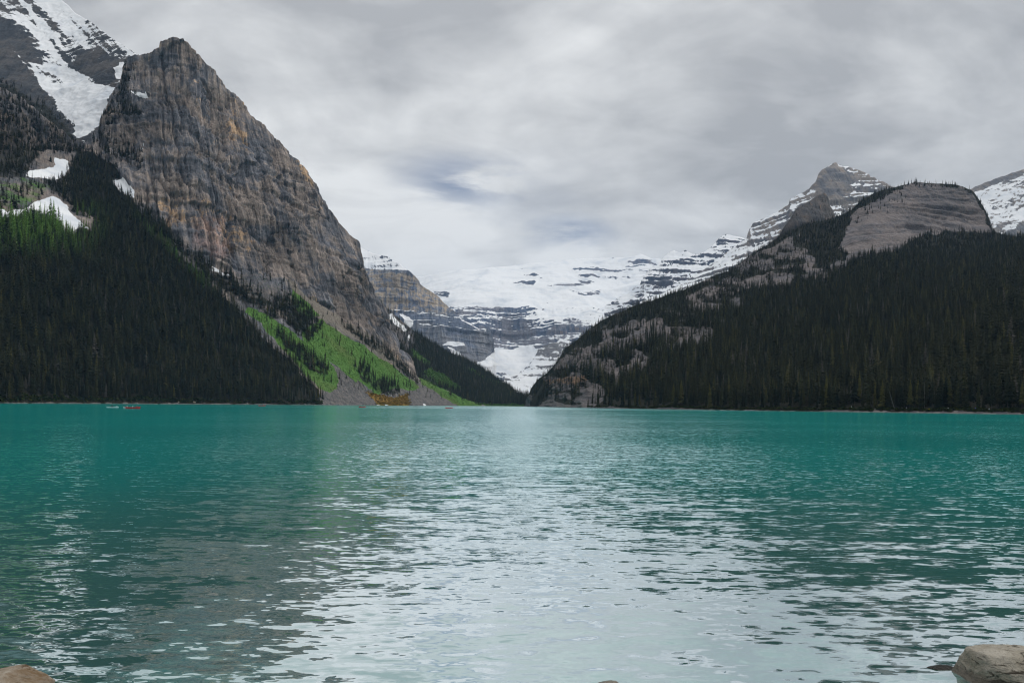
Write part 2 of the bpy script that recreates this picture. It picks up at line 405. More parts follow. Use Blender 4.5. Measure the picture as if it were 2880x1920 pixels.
TALUS1 = [[(910, 1014), (949, 1036), (1004, 1078), (1034, 1107), (1058, 1150), (908, 1150), (902, 1107), (953, 1097), (960, 1073), (939, 1046)],
          [(1118, 1083), (1180, 1078), (1228, 1105), (1295, 1150), (1150, 1150), (1140, 1107)],
          [(801, 772), (815, 785), (870, 830), (950, 885), (1060, 960), (1140, 1030), (1130, 1042), (1040, 978), (940, 915), (880, 893), (830, 835)],
          [(470, 690), (560, 740), (700, 800), (790, 850), (740, 860), (640, 815), (540, 760)],
          [(765, 968), (790, 975), (825, 1008), (812, 1015), (775, 985)]]
SNOW1 = [[(153, 440), (191, 455), (195, 470), (184, 497), (153, 509), (69, 493), (99, 476), (149, 467)],
         [(115, 558), (153, 550), (191, 575), (207, 608), (257, 649), (224, 643), (203, 656), (182, 656), (174, 629), (141, 608), (104, 596), (41, 612), (-200, 606), (-200, 588), (62, 591)],
         [(585, 743), (600, 752), (632, 766), (658, 782), (650, 784), (610, 770), (592, 760)],
         [(372, 262), (418, 262), (420, 283), (400, 280), (375, 268)], [(395, 396), (401, 396), (396, 425), (388, 420), (390, 405)],
         [(310, 510), (350, 505), (375, 530), (380, 560), (350, 550), (330, 530)],
         [(1058, 1131), (1070, 1136), (1074, 1143), (1066, 1143)], [(1080, 1132), (1092, 1138), (1092, 1143), (1083, 1143)], [(1186, 1133), (1196, 1139), (1197, 1144), (1190, 1144)],
         [(662, 856), (676, 860), (678, 868), (668, 866)]]
WARM1 = [[(430, 560), (520, 540), (640, 590), (670, 640), (650, 720), (560, 690), (480, 650)], [(640, 600), (720, 620), (730, 700), (690, 720), (650, 680)],
         [(600, 330), (690, 350), (700, 400), (640, 380)], [(1070, 960), (1120, 985), (1165, 1040), (1130, 1020)], [(800, 380), (880, 470), (860, 520), (800, 450)]]
PINK1 = [[(545, 620), (640, 600), (650, 720), (600, 730), (540, 690)]]
OCHRE1 = [[(1027, 1100), (1075, 1110), (1116, 1117), (1140, 1107), (1152, 1150), (1068, 1150), (1051, 1121)], [(620, 455), (700, 530), (720, 570), (690, 560), (640, 500)]]
DARK1 = [[(760, 640), (900, 740), (1000, 830), (1080, 880), (1100, 930), (1020, 900), (900, 800), (780, 720)]]
CLIFFBASE1 = [(-600, 380), (0, 400), (120, 420), (220, 420), (330, 480), (430, 625), (520, 705), (640, 755), (800, 782), (960, 895), (1075, 962), (1172, 1055), (1400, 1150)]

def cover1(X, Y, V, N):
    wx, wy = warp(X, Y, 9, 40, 3)
    f = masks(wx, wy, FOREST1[:1], 5); cx, cy = warp(X, Y, 8, 20, 23); cl_ = masks(cx, cy, FOREST1[1:], 5); sp = masks(wx, wy, SPARSE1, 8)
    cb = np.array(CLIFFBASE1); yb = np.interp(X, cb[:, 0], cb[:, 1])
    cliff = sstep(yb-wy, -8, 8)
    g = masks(wx, wy, GRASS1, 6)
    sx, sy = warp(X, Y, 8, 16, 8)
    sn = masks(sx, sy, SNOW1, 6)
    ta = masks(wx, wy, TALUS1, 6)
    oc = np.maximum(masks(wx, wy, OCHRE1[:1], 6), 0.42*masks(wx, wy, OCHRE1[1:], 18))
    low = (1-cliff)*(1-f)
    shore = sstep(1.5-V[..., 2]+1.3*fbm(np.stack([X.ravel()/16, X.ravel()*0, X.ravel()*0], -1), 3, 14).reshape(X.shape), 0.2, 0.9)*sstep(915-X, 0, 10)
    f = f*(1-shore); ta = np.maximum(ta, shore)
    md = masks(wx, wy, MEADOW1, 12)
    soil = np.clip(low-ta-g-oc-md*0.6, 0, 1)
    return dict(forest=np.clip(f*0.95+cl_*0.38+sp*0.42*(1-sn)+0.1*low, 0, 1)*(1-sn), cliff=cliff, grass=np.clip(g*(1-f*0.7)+0.25*soil+0.36*md, 0, 1), talus=np.clip(ta+0.45*soil, 0, 1)*(1-g*0.6), ochre=oc+0.25*soil*0,
                snow=sn*1.0-0.25*(1-sn), warm=masks(wx, wy, WARM1, 25)*0.30+masks(wx, wy, TALUS1[2:3], 6)*0.9, pink=masks(wx, wy, PINK1, 14)*0.8, dark=masks(wx, wy, DARK1, 25)*0.5+0.5*masks(wx, wy, SPARSE1[:1], 20),
                trees=np.clip(f+0.70*sp*(1-f)+0.85*cl_+0.12*md+0.05*low, 0, 1)*(1-sn), soil=soil)
def relief1(P, c):
    A = 34
    big = ridged(face(P, A, .30)/150, 3, 3)*24
    wv = np.stack([fbm(P/45, 2, 31), fbm(P/45, 2, 32)*.2, fbm(P/45, 2, 33)], -1)
    flute = ridged((face(P, A, .05)+4*wv)/20, 4, 21, 0.55)*5.5
    i1, e1 = slabs((face(P, A, .30, .2)+12*wv)/52, 5); i2, e2 = slabs((face(P, A, .28, .2)+6*wv)/19, 15)
    blocks = (i1-.5)*17+(i2-.5)*6.5
    c['slab'] = i1; c['slab2'] = i2
    dipz = P.copy(); dipz[:, 2] = P[:, 2]+0.42*np.clip(P[:, 0]+520, 0, 500)      # bedding runs down toward the valley
    bed = strata(dipz, 24, 41, (0, 0), 20, 40)*(6.0+7*fbm(P/120, 2, 8))+strata(dipz, 7, 48, (0, 0), 8, 40)*(2.4+3*fbm(P/80, 2, 18))
    fine = fbm(face(P, A, .5, .5)/5, 3, 77, 0.6)*1.0
    cr = cracks((face(P, A, .045)+5*wv)/30, 63, 10, 3)*21
    cl = big+flute+blocks+bed+fine+cr
    low = fbm(P/40, 4, 5)*5+fbm(P/6, 3, 15)*0.8
    gully = ridged(np.stack([(P[:, 0]*0.75+P[:, 1]*0.65)/26, P[:, 2]/160, P[:, 1]*0], -1), 3, 90)*2.2
    return cl*c['cliff']+(low+gully)*(1-c['cliff'])*np.clip(1-c['snow'], 0.2, 1)

M['cliff_rock'] = terrain_mat('cliff_rock', rock=((.125, .128, .142), (.225, .188, .163)), warm=(.40, .27, .16), streak=1.7, bedamp=0.5, strike=34)
RIDGE1 = [(-600, 215), (0, 252), (60, 272), (110, 310), (160, 352), (200, 386), (238, 404), (262, 380), (290, 350), (308, 292), (330, 255), (345, 235), (352, 190), (365, 166), (404, 160), (435, 156), (455, 135), (471, 119), (502, 112), (526, 122),
          (557, 153), (600, 208), (637, 251), (686, 300), (735, 349), (784, 398), (814, 428), (845, 471), (882, 520), (906, 569), (943, 612), (980, 661), (996, 674), (1006, 680), (1012, 705), (1019, 735), (1039, 793), (1062, 842), (1085, 872), (1101, 926),
          (1125, 957), (1148, 992), (1164, 1020), (1173, 1056), (1200, 1070), (1228, 1086), (1296, 1117), (1348, 1137), (1372, 1144)]
BASE1 = [(-600, 1150), (0, 1140), (400, 1140), (740, 1142), (1100, 1144), (1380, 1147)]
terrain('mountain', M['cliff_rock'], RIDGE1, BASE1,
        [(-600, 1132, 500), (-600, 700, 850), (-600, 300, 1250), (0, 1134, 560), (200, 1135, 660), (400, 1136, 760), (740, 1138, 880), (900, 1139, 1000), (1100, 1140, 1200), (1344, 1141, 1500),
         (0, 850, 720), (0, 600, 900), (200, 650, 980), (200, 860, 810), (430, 620, 1150), (430, 870, 940), (640, 770, 1200), (640, 950, 1030), (800, 790, 1255), (800, 960, 1090), (960, 900, 1340), (960, 1020, 1160),
         (1075, 960, 1395), (1075, 1050, 1290), (1170, 1050, 1460), (1230, 1100, 1430),
         (510, 112, 1500), (430, 400, 1300), (600, 500, 1330), (800, 470, 1590), (700, 650, 1300), (800, 650, 1400), (906, 600, 1640), (1000, 680, 1720), (980, 800, 1480), (1062, 845, 1620), (1101, 930, 1560),
         (0, 260, 1300), (100, 310, 1320), (238, 402, 1350), (120, 450, 1200), (0, 420, 1130), (300, 350, 1390), (404, 160, 1500), (300, 500, 1240), (640, 280, 1560)],
        -600, 1372, 2.6, 400, relief1, cover1, 'steep brown and grey cliff mountain with forest and green scree slope by the lake', 5.0, seed=1)

# ---- snow-streaked peak behind it
def cover0(X, Y, V, N):
    wx, wy = warp(X, Y, 10, 40, 13)
    # gullies of snow running down the fall line, darker buttress on the near side
    s = (wx*0.62-wy*0.55); q = np.stack([s.ravel()/26, (wx*0.5+wy*0.6).ravel()/240, np.zeros(X.size)], -1)
    lines = ridged(q, 4, 6, 0.6).reshape(X.shape)
    upper = sstep((wx-(-40))*0.60-(wy-30)*0.80, -25, 60)       # snow side of the face
    fan = masks(wx, wy, [[(150, 180), (260, 215), (330, 250), (318, 285), (300, 350), (245, 400), (225, 395), (190, 330), (120, 250), (70, 170)]], 14)
    crag = masks(wx, wy, [[(235, 140), (280, 150), (350, 165), (345, 220), (320, 245), (255, 235), (230, 190)], [(0, 60), (70, 110), (130, 190), (190, 240), (150, 250), (90, 190), (0, 120)], [(0, 110), (80, 200), (170, 300), (60, 280), (-200, 260), (-200, 100)]], 12)
    gap = masks(wx, wy, [[(340, 172), (362, 172), (345, 220), (325, 222)]], 3)
    sn = 0.20+0.32*upper+0.55*lines
    sn = np.maximum(sn, fan*0.95)-crag*0.42
    sn = np.maximum(sn, gap*0.9)
    return dict(snow=np.clip(sn, -0.2, 1.1), snow_ledge=0.25*np.ones(X.shape), dark=0.35*np.ones(X.shape), forest=masks(wx, wy, [[(-200, 230), (0, 230), (150, 300), (230, 400), (-200, 420)]], 12)*0.55, trees=masks(wx, wy, [[(-200, 200), (0, 225), (80, 270), (170, 310), (232, 385), (150, 350), (-200, 400)]], 12)*0.5)
def relief0(P, c):
    q = P.copy(); q[:, 2] *= 0.4
    return ridged(P/np.array([120, 120, 220.]), 5, 8)*16+fbm(P/14, 4, 33, 0.6)*4
M['snow_peak_rock'] = terrain_mat('snow_peak_rock', rock=((.07, .075, .085), (.125, .115, .11)), warm=(.16, .13, .11), streak=0.3, scale=0.7)
terrain('mountain', M['snow_peak_rock'],
        [(-700, -420), (-200, -230), (0, -110), (100, -45), (172, 0), (220, 43), (263, 67), (306, 104), (355, 135), (404, 160), (470, 215), (560, 300)],
        [(-700, 520), (0, 430), (120, 440), (238, 450), (330, 380), (450, 330), (560, 360)],
        [(-700, 500, 1750), (-700, -420, 2600), (0, 430, 1600), (238, 450, 1520), (238, 390, 1560), (0, 250, 1750), (0, -110, 2400), (172, 0, 2250), (263, 67, 2100), (404, 160, 1800), (330, 260, 1640), (200, 200, 1850), (450, 330, 1750), (560, 300, 1850)],
        -700, 560, 3.0, 190, relief0, cover0, 'dark peak streaked with snow gullies above the brown cliff', 4.0, seed=2)

# ---- forested spur behind the cliff
GRASS2 = [[(1150, 985), (1175, 990), (1211, 1022), (1205, 1030), (1160, 1000)], [(1208, 1035), (1255, 1054), (1290, 1082), (1300, 1094), (1270, 1090), (1225, 1078), (1190, 1045)],
          [(1300, 1028), (1330, 1040), (1364, 1062), (1400, 1075), (1432, 1083), (1420, 1086), (1370, 1072), (1318, 1050)], [(1180, 1050), (1230, 1085), (1300, 1117), (1260, 1112), (1200, 1080)],
          [(1330, 1134), (1400, 1138), (1500, 1139), (1500, 1146), (1330, 1146)]]
def cover2(X, Y, V, N):
    wx, wy = warp(X, Y, 5, 25, 5)
    g = masks(wx, wy, GRASS2, 5)
    sn = masks(wx, wy, [[(1080, 880), (1105, 880), (1150, 925), (1140, 940), (1110, 915)], [(1148, 935), (1160, 940), (1152, 960), (1145, 955)]], 6)
    bare = masks(wx, wy, [[(1080, 860), (1110, 880), (1165, 930), (1165, 975), (1140, 985), (1100, 930)]], 8)
    return dict(forest=(1-g)*(1-bare)*0.95, grass=g, snow=sn*0.62-0.25*(1-sn), talus=bare*0.3+masks(wx, wy, [[(1405, 1085), (1470, 1090), (1480, 1106), (1440, 1110)]], 5)*0.9,
                trees=np.clip((1-g)-0.7*bare, 0, 1), dark=0.3*np.ones(X.shape))
def relief2(P, c): return fbm(P/70, 4, 12)*9+fbm(P/9, 3, 3)*1.2
M['spur_ground'] = terrain_mat('spur_ground', rock=((.09, .09, .095), (.14, .12, .11)), grass=((.035, .085, .016), (.085, .16, .03)))
terrain('mountain', M['spur_ground'],
        [(1040, 830), (1093, 869), (1156, 925), (1199, 952), (1254, 988), (1312, 1012), (1351, 1032), (1391, 1060), (1434, 1088), (1446, 1102), (1470, 1112), (1500, 1116), (1540, 1118)],
        [(1040, 1146), (1344, 1146), (1540, 1147)],
        [(1040, 1141, 1500), (1180, 1141, 1530), (1344, 1141, 1560), (1484, 1143, 1500), (1540, 1143, 1500), (1040, 830, 2050), (1093, 869, 2120), (1254, 988, 2350), (1434, 1085, 2300), (1446, 1104, 1900), (1500, 1114, 1750), (1250, 1060, 1880), (1150, 1000, 1900), (1360, 1090, 1850), (1540, 1118, 1750)],
        1040, 1540, 2.5, 130, relief2, cover2, 'forested spur with grassy avalanche strips at the far end of the lake', 1.5, seed=3)

# ---- banded mountain beyond the spur
def cover3(X, Y, V, N):
    wx, wy = warp(X, Y, 5, 30, 15)
    top = sstep(766-wy+0.10*(wx-1100), -6, 10)
    bands = np.zeros(X.shape)
    for y0, h in ((884, 5), (918, 5), (905, 3), (800, 2)):
        bands = np.maximum(bands, sstep(h-np.abs(wy-y0-0.08*(wx-1200)), -3, 3))
    fans = masks(wx, wy, [[(1118, 880), (1140, 890), (1162, 905), (1160, 922), (1140, 920)], [(1244, 972), (1270, 960), (1300, 966), (1310, 976), (1270, 977)], [(1255, 978), (1290, 992), (1300, 1008), (1270, 1000)], [(1330, 1026), (1360, 1014), (1380, 996), (1410, 985), (1410, 1160), (1330, 1080)], [(1290, 888), (1340, 910), (1362, 925), (1368, 932), (1345, 925), (1300, 902)]], 4)
    sn = np.maximum(top*0.56, np.maximum(bands*0.40, fans*0.95))
    yel = sstep(12-np.abs(wy-795+0.0*wx)*0.25, 0, 10)*sstep(1260-wx, -20, 60)
    return dict(snow=sn, snow_ledge=0.25+0.45*top, warm=0.34*sstep(890-wy, -20, 30)*(1-top), dark=0.25*sstep(wy-890, -20, 20))
def relief3(P, c):
    q = face(P, 12, .10)
    return ridged(face(P, 12, .4, .5)/330, 3, 4)*45+strata(P, 40, 41, (.03, 0), 30)*14+strata(P, 14, 44, (.03, 0), 10)*5+ridged(q/48, 4, 6)*15+fbm(P/24, 4, 9, .6)*9
M['banded_rock'] = terrain_mat('banded_rock', rock=((.135, .16, .215), (.225, .23, .25)), warm=(.36, .29, .21), bed=0.016, bedamp=0.6, streak=0.9, scale=0.42)  # grey-blue limestone, with the blue of distant haze painted into the rock colour
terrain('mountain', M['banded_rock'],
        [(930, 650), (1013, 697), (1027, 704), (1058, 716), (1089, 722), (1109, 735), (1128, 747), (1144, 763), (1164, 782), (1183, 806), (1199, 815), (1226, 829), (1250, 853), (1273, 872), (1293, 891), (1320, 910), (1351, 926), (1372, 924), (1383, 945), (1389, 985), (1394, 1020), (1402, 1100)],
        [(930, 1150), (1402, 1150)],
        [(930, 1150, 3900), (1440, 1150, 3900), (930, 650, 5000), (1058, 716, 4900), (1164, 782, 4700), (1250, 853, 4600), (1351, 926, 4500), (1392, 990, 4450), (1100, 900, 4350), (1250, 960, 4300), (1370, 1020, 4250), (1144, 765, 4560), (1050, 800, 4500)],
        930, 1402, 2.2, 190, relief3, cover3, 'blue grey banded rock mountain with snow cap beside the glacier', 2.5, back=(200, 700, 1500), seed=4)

# ---- glacier mountain closing the valley
def cover4(X, Y, V, N):
    wx, wy = warp(X, Y, 8, 40, 25)
    field = sstep(866-wy, -5, 7)
    band = masks(wx, wy, [[(1300, 868), (1420, 858), (1570, 866), (1640, 870), (1720, 890), (1700, 930), (1640, 960), (1560, 985), (1510, 990), (1390, 985), (1370, 930), (1320, 905)]], 5)
    right = masks(wx, wy, [[(1480, 895), (1560, 862), (1760, 865), (1700, 930), (1600, 900), (1500, 935)]], 14)
    fan = masks(wx, wy, [[(1390, 977), (1430, 985), (1455, 978), (1500, 968), (1522, 992), (1480, 1030), (1440, 1060), (1380, 1045), (1340, 1022), (1380, 1000)]], 4)
    scree = masks(wx, wy, [[(1522, 985), (1600, 950), (1620, 990), (1560, 1060), (1500, 1130), (1400, 1130), (1420, 1062), (1480, 1040)]], 5)
    rocks = masks(wx, wy, [[(1538, 845), (1590, 850), (1588, 862), (1545, 856)], [(1594, 820), (1650, 818), (1692, 815), (1690, 828), (1640, 834), (1604, 828)],
                           [(1600, 752), (1700, 750), (1830, 757), (1830, 768), (1700, 768), (1620, 768)], [(1620, 775), (1830, 778), (1820, 786), (1640, 785)], [(1640, 735), (1830, 732), (1830, 742), (1650, 742)], [(1215, 818), (1270, 822), (1265, 838), (1230, 832)], [(1395, 790), (1512, 790), (1500, 808), (1410, 802)], [(1745, 848), (1768, 850), (1766, 860), (1746, 860)], [(1590, 860), (1650, 872), (1660, 890), (1600, 888)]], 4)
    ice = masks(wx, wy, [[(1420, 855), (1480, 850), (1560, 852), (1560, 866), (1430, 866)], [(1600, 795), (1660, 797), (1740, 815), (1680, 812)]], 5)
    q = np.stack([wx.ravel()/75, wy.ravel()/6, np.zeros(X.size)], -1); hb = fbm(q, 4, 91, .6).reshape(X.shape)
    strip = sstep(hb, .16, .34)*sstep(fbm(np.stack([X.ravel()/160, Y.ravel()/45, np.ones(X.size)], -1), 2, 37).reshape(X.shape), -.1, .2)*sstep(845-Y, 0, 15)
    sn = 1.0*field-(0.84+0.6*hb)*rocks-0.85*strip
    sn = np.where(field < 0.5, 0.20+0.30*right+0.22*hb, sn)
    sn = np.maximum(sn, fan*1.0); sn = np.where(scree > 0.5, 0.36+0.5*hb, sn)
    return dict(snow=sn, snow_ledge=(1-field)*0.55*(1-scree)+rocks*0.55+0.45*scree, talus=scree*0.9, warm=0.16*right+0.2*masks(wx, wy, [[(1365, 875), (1410, 870), (1420, 905), (1380, 910)], [(1560, 920), (1680, 900), (1640, 960), (1540, 960)]], 8), field=np.maximum(field*(1-rocks*0.6), np.maximum(fan, scree*0.7)), dark=0.2*rocks)
def relief4(P, c):
    q = face(P, 0, .10)
    rock = ridged(face(P, 0, .6, .5)/420, 4, 14)*60+strata(P, 48, 71, (0, 0), 50)*20+strata(P, 17, 74, (0, 0), 20)*8+ridged(q/60, 4, 16)*18+fbm(P/30, 4, 19, .6)*11
    sm = ridged(P/np.array([600, 600, 240.]), 4, 18)*34+fbm(P/60, 5, 22, .6)*13+strata(P, 60, 99, (0, 0), 40)*9
    return rock*(1-c['field'])+sm*c['field']
M['glacier_rock'] = terrain_mat('glacier_rock', rock=((.10, .125, .18), (.19, .19, .215)), warm=(.25, .195, .16), bed=0.014, bedamp=0.6, streak=0.6, scale=0.40, talus=((.13, .13, .135), (.22, .21, .21)))  # far rock: haze tint is put into these colours besides the haze volume
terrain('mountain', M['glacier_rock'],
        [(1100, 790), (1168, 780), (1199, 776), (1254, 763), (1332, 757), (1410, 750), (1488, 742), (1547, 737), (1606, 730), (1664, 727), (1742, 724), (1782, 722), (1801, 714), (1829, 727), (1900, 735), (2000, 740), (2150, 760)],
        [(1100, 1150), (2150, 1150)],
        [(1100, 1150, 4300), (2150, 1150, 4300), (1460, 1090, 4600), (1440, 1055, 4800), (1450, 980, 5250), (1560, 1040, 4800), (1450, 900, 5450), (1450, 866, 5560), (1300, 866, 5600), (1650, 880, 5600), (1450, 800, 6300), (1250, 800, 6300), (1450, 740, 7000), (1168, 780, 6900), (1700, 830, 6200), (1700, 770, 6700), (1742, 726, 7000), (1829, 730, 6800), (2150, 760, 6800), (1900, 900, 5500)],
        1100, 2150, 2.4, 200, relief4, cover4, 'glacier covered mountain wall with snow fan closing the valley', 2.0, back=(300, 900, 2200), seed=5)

# ---- ledged snow peaks right of the glacier
def cover5(X, Y, V, N):
    wx, wy = warp(X, Y, 7, 25, 35)
    d = 0.35*masks(wx, wy, [[(1820, 780), (1870, 760), (1910, 790), (1870, 812), (1820, 800)], [(1890, 730), (1950, 725), (1960, 745), (1900, 742)], [(1995, 700), (2042, 660), (2050, 720), (2010, 730)]], 6)
    return dict(snow=0.46-d, snow_ledge=0.85*np.ones(X.shape), dark=0.25*np.ones(X.shape))
def relief5(P, c):
    return ridged(P/np.array([210, 210, 330.]), 5, 24)*60+strata(P, 30, 41, (.10, 0), 25)*14+strata(P, 11, 45, (.1, 0), 12)*6+fbm(P/22, 4, 9, .6)*11
M['ledge_rock'] = terrain_mat('ledge_rock', rock=((.075, .085, .115), (.135, .125, .135)), bed=0.016, streak=0.4, scale=0.45)  # bluish because distance haze is worked into the rock colour
terrain('mountain', M['ledge_rock'],
        [(1700, 860), (1760, 830), (1800, 800), (1818, 770), (1830, 755), (1852, 745), (1867, 724), (1879, 715), (1898, 706), (1913, 712), (1928, 706), (1959, 718), (1977, 714), (1996, 699), (2014, 678), (2029, 666), (2042, 657), (2066, 665), (2097, 673), (2160, 690), (2300, 720)],
        [(1700, 1150), (2300, 1150)],
        [(1700, 1150, 3800), (2300, 1150, 3800), (1700, 860, 5000), (1830, 755, 5300), (1898, 706, 5500), (2042, 657, 5600), (2300, 720, 5600), (1850, 850, 4900), (2000, 800, 5000)],
        1700, 2300, 2.4, 190, relief5, cover5, 'pointed snow peaks with dark rock ledges beside the glacier', 3.0, back=(200, 700, 1800), seed=6)

# ---- brown peak with snow bands on the right
def cover6(X, Y, V, N):
    wx, wy = warp(X, Y, 8, 30, 45)
    rs = sstep(wx-2340+0.3*(wy-460), -20, 40)
    tower = masks(wx, wy, [[(2296, 510), (2318, 476), (2349, 459), (2400, 500), (2380, 560), (2330, 570), (2300, 540)]], 8)
    return dict(snow=0.37+0.13*rs*(1-tower)-0.25*tower+0.05*sstep(2260-wx, -40, 40), snow_ledge=0.5*(1-0.6*tower), warm=0.16*np.ones(X.shape))
def relief6(P, c):
    q = face(P, -10, .12)
    return ridged(face(P, -10, .6, .5)/180, 5, 34)*36+strata(P, 26, 48, (-.22, 0), 20)*10+strata(P, 9, 51, (-.22, 0), 9)*4.5+ridged(q/36, 3, 8)*9+fbm(P/16, 4, 9, .6)*8
M['brown_peak_rock'] = terrain_mat('brown_peak_rock', rock=((.15, .15, .16), (.25, .22, .195)), warm=(.29, .225, .17), bed=0.022, streak=0.5, scale=0.6)
terrain('mountain', M['brown_peak_rock'],
        [(1800, 850), (1873, 822), (1938, 785), (2005, 745), (2039, 718), (2075, 687), (2100, 672), (2112, 642), (2121, 629), (2149, 616), (2181, 601), (2221, 579), (2223, 560), (2243, 547), (2274, 532), (2296, 511), (2302, 491), (2318, 476), (2335, 464), (2349, 459),
         (2364, 467), (2392, 473), (2417, 482), (2448, 498), (2479, 513), (2495, 522), (2560, 560), (2700, 640)],
        [(1800, 1150), (2700, 1150)],
        [(1800, 1150, 2600), (2700, 1150, 2600), (1800, 850, 3500), (1938, 785, 3600), (2100, 672, 3700), (2221, 579, 3700), (2349, 459, 3800), (2495, 522, 3850), (2700, 640, 3900), (2100, 800, 3300), (2350, 700, 3200), (2340, 570, 3500)],
        1800, 2700, 2.6, 200, relief6, cover6, 'tall brown peak banded with snow behind the rounded rock dome', 3.0, back=(150, 500, 1400), seed=7)

# ---- dark rocky shoulder in front of that peak
def cover6b(X, Y, V, N):
    return dict(snow=-0.3*np.ones(X.shape), forest=0.35*sstep(2300-X, -20, 60), trees=0.35*sstep(2330-X, -20, 40), warm=0.1*np.ones(X.shape), dark=0.3*np.ones(X.shape))
def relief6b(P, c):
    return ridged(P/80, 4, 4)*10+strata(P, 9, 3, (.1, 0), 6)*3.5+fbm(P/9, 3, 2)*2.5
M['shoulder_rock'] = terrain_mat('shoulder_rock', rock=((.10, .095, .095), (.15, .125, .11)), bed=0.05, bedamp=0.6)
terrain('mountain', M['shoulder_rock'],
        [(2160, 690), (2190, 662), (2206, 638), (2225, 610), (2243, 583), (2275, 566), (2300, 549), (2318, 541), (2328, 555), (2336, 578), (2345, 602), (2360, 640), (2380, 690)], [(2160, 1000), (2380, 1000)],
        [(2160, 1000, 1900), (2380, 1000, 1900), (2160, 690, 2300), (2318, 541, 2400), (2380, 690, 2400), (2250, 640, 2250)],
        2160, 2380, 2.5, 110, relief6b, cover6b, 'small dark rock shoulder in front of the tall brown peak', 2.5, seed=8)

# ---- snow streaked slope at the far right
def cover8(X, Y, V, N):
    wx, wy = warp(X, Y, 5, 26, 55)
    s = wx*0.45+wy*0.9; q = np.stack([s.ravel()/22, (wx-wy*0.5).ravel()/150, np.zeros(X.size)], -1)
    ln = ridged(q, 4, 16, 0.6).reshape(X.shape)
    top = sstep(wy-(528-(wx-2734)*0.36)-10, -4, 8)
    return dict(snow=(0.34+0.42*ln)*top+0.15*(1-top), snow_ledge=0.2*np.ones(X.shape), warm=0.12*np.ones(X.shape))
def relief8(P, c): return ridged(P/np.array([200, 200, 260.]), 5, 64)*22+fbm(P/18, 3, 9)*5
terrain('mountain', M['brown_peak_rock'],
        [(2600, 590), (2700, 545), (2734, 530), (2790, 508), (2850, 486), (2880, 476), (3000, 440), (3300, 430)], [(2600, 1150), (3300, 1150)],
        [(2600, 1150, 2400), (3300, 1150, 2400), (2600, 590, 3600), (2880, 476, 3700), (3300, 430, 3700), (2850, 640, 3300)],
        2600, 3300, 2.8, 160, relief8, cover8, 'snow streaked slope beyond the rounded rock dome', 3.0, back=(150, 500, 1400), seed=9)

# ---- forested slope with the rounded rock dome along the right shore
ROCK7 = [[(2380, 640), (2392, 606), (2415, 590), (2445, 572), (2500, 540), (2560, 517), (2620, 516), (2700, 524), (2742, 552), (2765, 590), (2788, 645), (2770, 652), (2700, 650), (2620, 656), (2575, 676), (2498, 710), (2420, 720), (2400, 735), (2342, 765), (2330, 755), (2345, 745), (2383, 722), (2400, 715), (2360, 700), (2375, 670)],
         [(2085, 740), (2150, 700), (2221, 662), (2252, 659), (2274, 684), (2287, 715), (2283, 748), (2240, 733), (2181, 742), (2110, 748)],
         [(2252, 762), (2325, 752), (2330, 770), (2260, 775)], [(2060, 790), (2150, 770), (2240, 768), (2230, 790), (2150, 795), (2080, 805)],
         [(1935, 826), (2000, 803), (2085, 806), (2080, 850), (1990, 862), (1940, 856)], [(1690, 935), (1760, 908), (1830, 895), (1900, 888), (2000, 898), (2010, 950), (1920, 962), (1850, 945), (1760, 955), (1700, 955)],
         [(1560, 1022), (1600, 990), (1650, 972), (1720, 965), (1790, 985), (1840, 1010), (1840, 1042), (1740, 1030), (1640, 1045), (1565, 1052)],
         [(1534, 1062), (1600, 1052), (1660, 1040), (1750, 1038), (1745, 1075), (1700, 1110), (1665, 1140), (1630, 1135), (1610, 1105), (1560, 1100), (1545, 1125), (1534, 1120)],
         [(1480, 1148), (1484, 1118), (1495, 1104), (1500, 1125), (1492, 1148)]]
SCREE7 = [[(1505, 1148), (1540, 1124), (1560, 1130), (1640, 1140), (1640, 1150), (1505, 1150)]]
def cover7(X, Y, V, N):
    wx, wy = warp(X, Y, 8, 36, 65)
    rx, ry = warp(X, Y, 15, 26, 67); r = masks(rx, ry, ROCK7, 4); r = np.maximum(r, sstep(2380-X, 0, 60)*np.maximum(masks(rx, ry-9, ROCK7[1:-1], 4), masks(rx, ry-18, ROCK7[1:-1], 4))); sc = masks(wx, wy, SCREE7, 4)
    br = fbm(np.stack([X.ravel()/45, Y.ravel()/16, np.zeros(X.size)], -1), 3, 81).reshape(X.shape)
    low = sstep(wx, 2380, 2300); r = r*np.clip(1-low*sstep(br, 0.0, 0.4)*0.8, 0, 1)
    br2 = fbm(np.stack([X.ravel()/70, Y.ravel()/22, np.zeros(X.size)], -1), 3, 97).reshape(X.shape)
    r = np.maximum(r, low*sstep(br2, 0.22, 0.4)*0.7*sstep(1040-wy, 0, 30)*sstep(2150-wx, 0, 100))
    warm = masks(wx, wy, [[(1536, 1064), (1600, 1056), (1680, 1048), (1740, 1056), (1690, 1068), (1600, 1080), (1540, 1084)]], 6)
    cap = masks(wx, wy, [[(2398, 580), (2429, 548), (2500, 518), (2572, 500), (2706, 512), (2740, 532), (2700, 530), (2560, 522), (2500, 552), (2440, 585)]], 4)
    scat = masks(wx, wy, [[(2430, 560), (2540, 525), (2560, 570), (2480, 610), (2400, 640)]], 12)*0.14
    shore = sstep(1.1-V[..., 2]+0.9*fbm(np.stack([X.ravel()/14, X.ravel()*0, X.ravel()*0], -1), 3, 4).reshape(X.shape), 0.1, 0.7)
    sc = np.maximum(sc, shore)
    return dict(forest=np.clip(1-r-sc, 0, 1)*0.95, rock=r, talus=sc, snow=-0.3*np.ones(X.shape), warm=warm*0.34, pink=r*0.2, trees=np.clip((1-r-sc)+scat+cap+0.10*low*r, 0, 1), dome=sstep(wx, 2360, 2400)*r, dark=0.25*low, grass=np.zeros(X.shape))
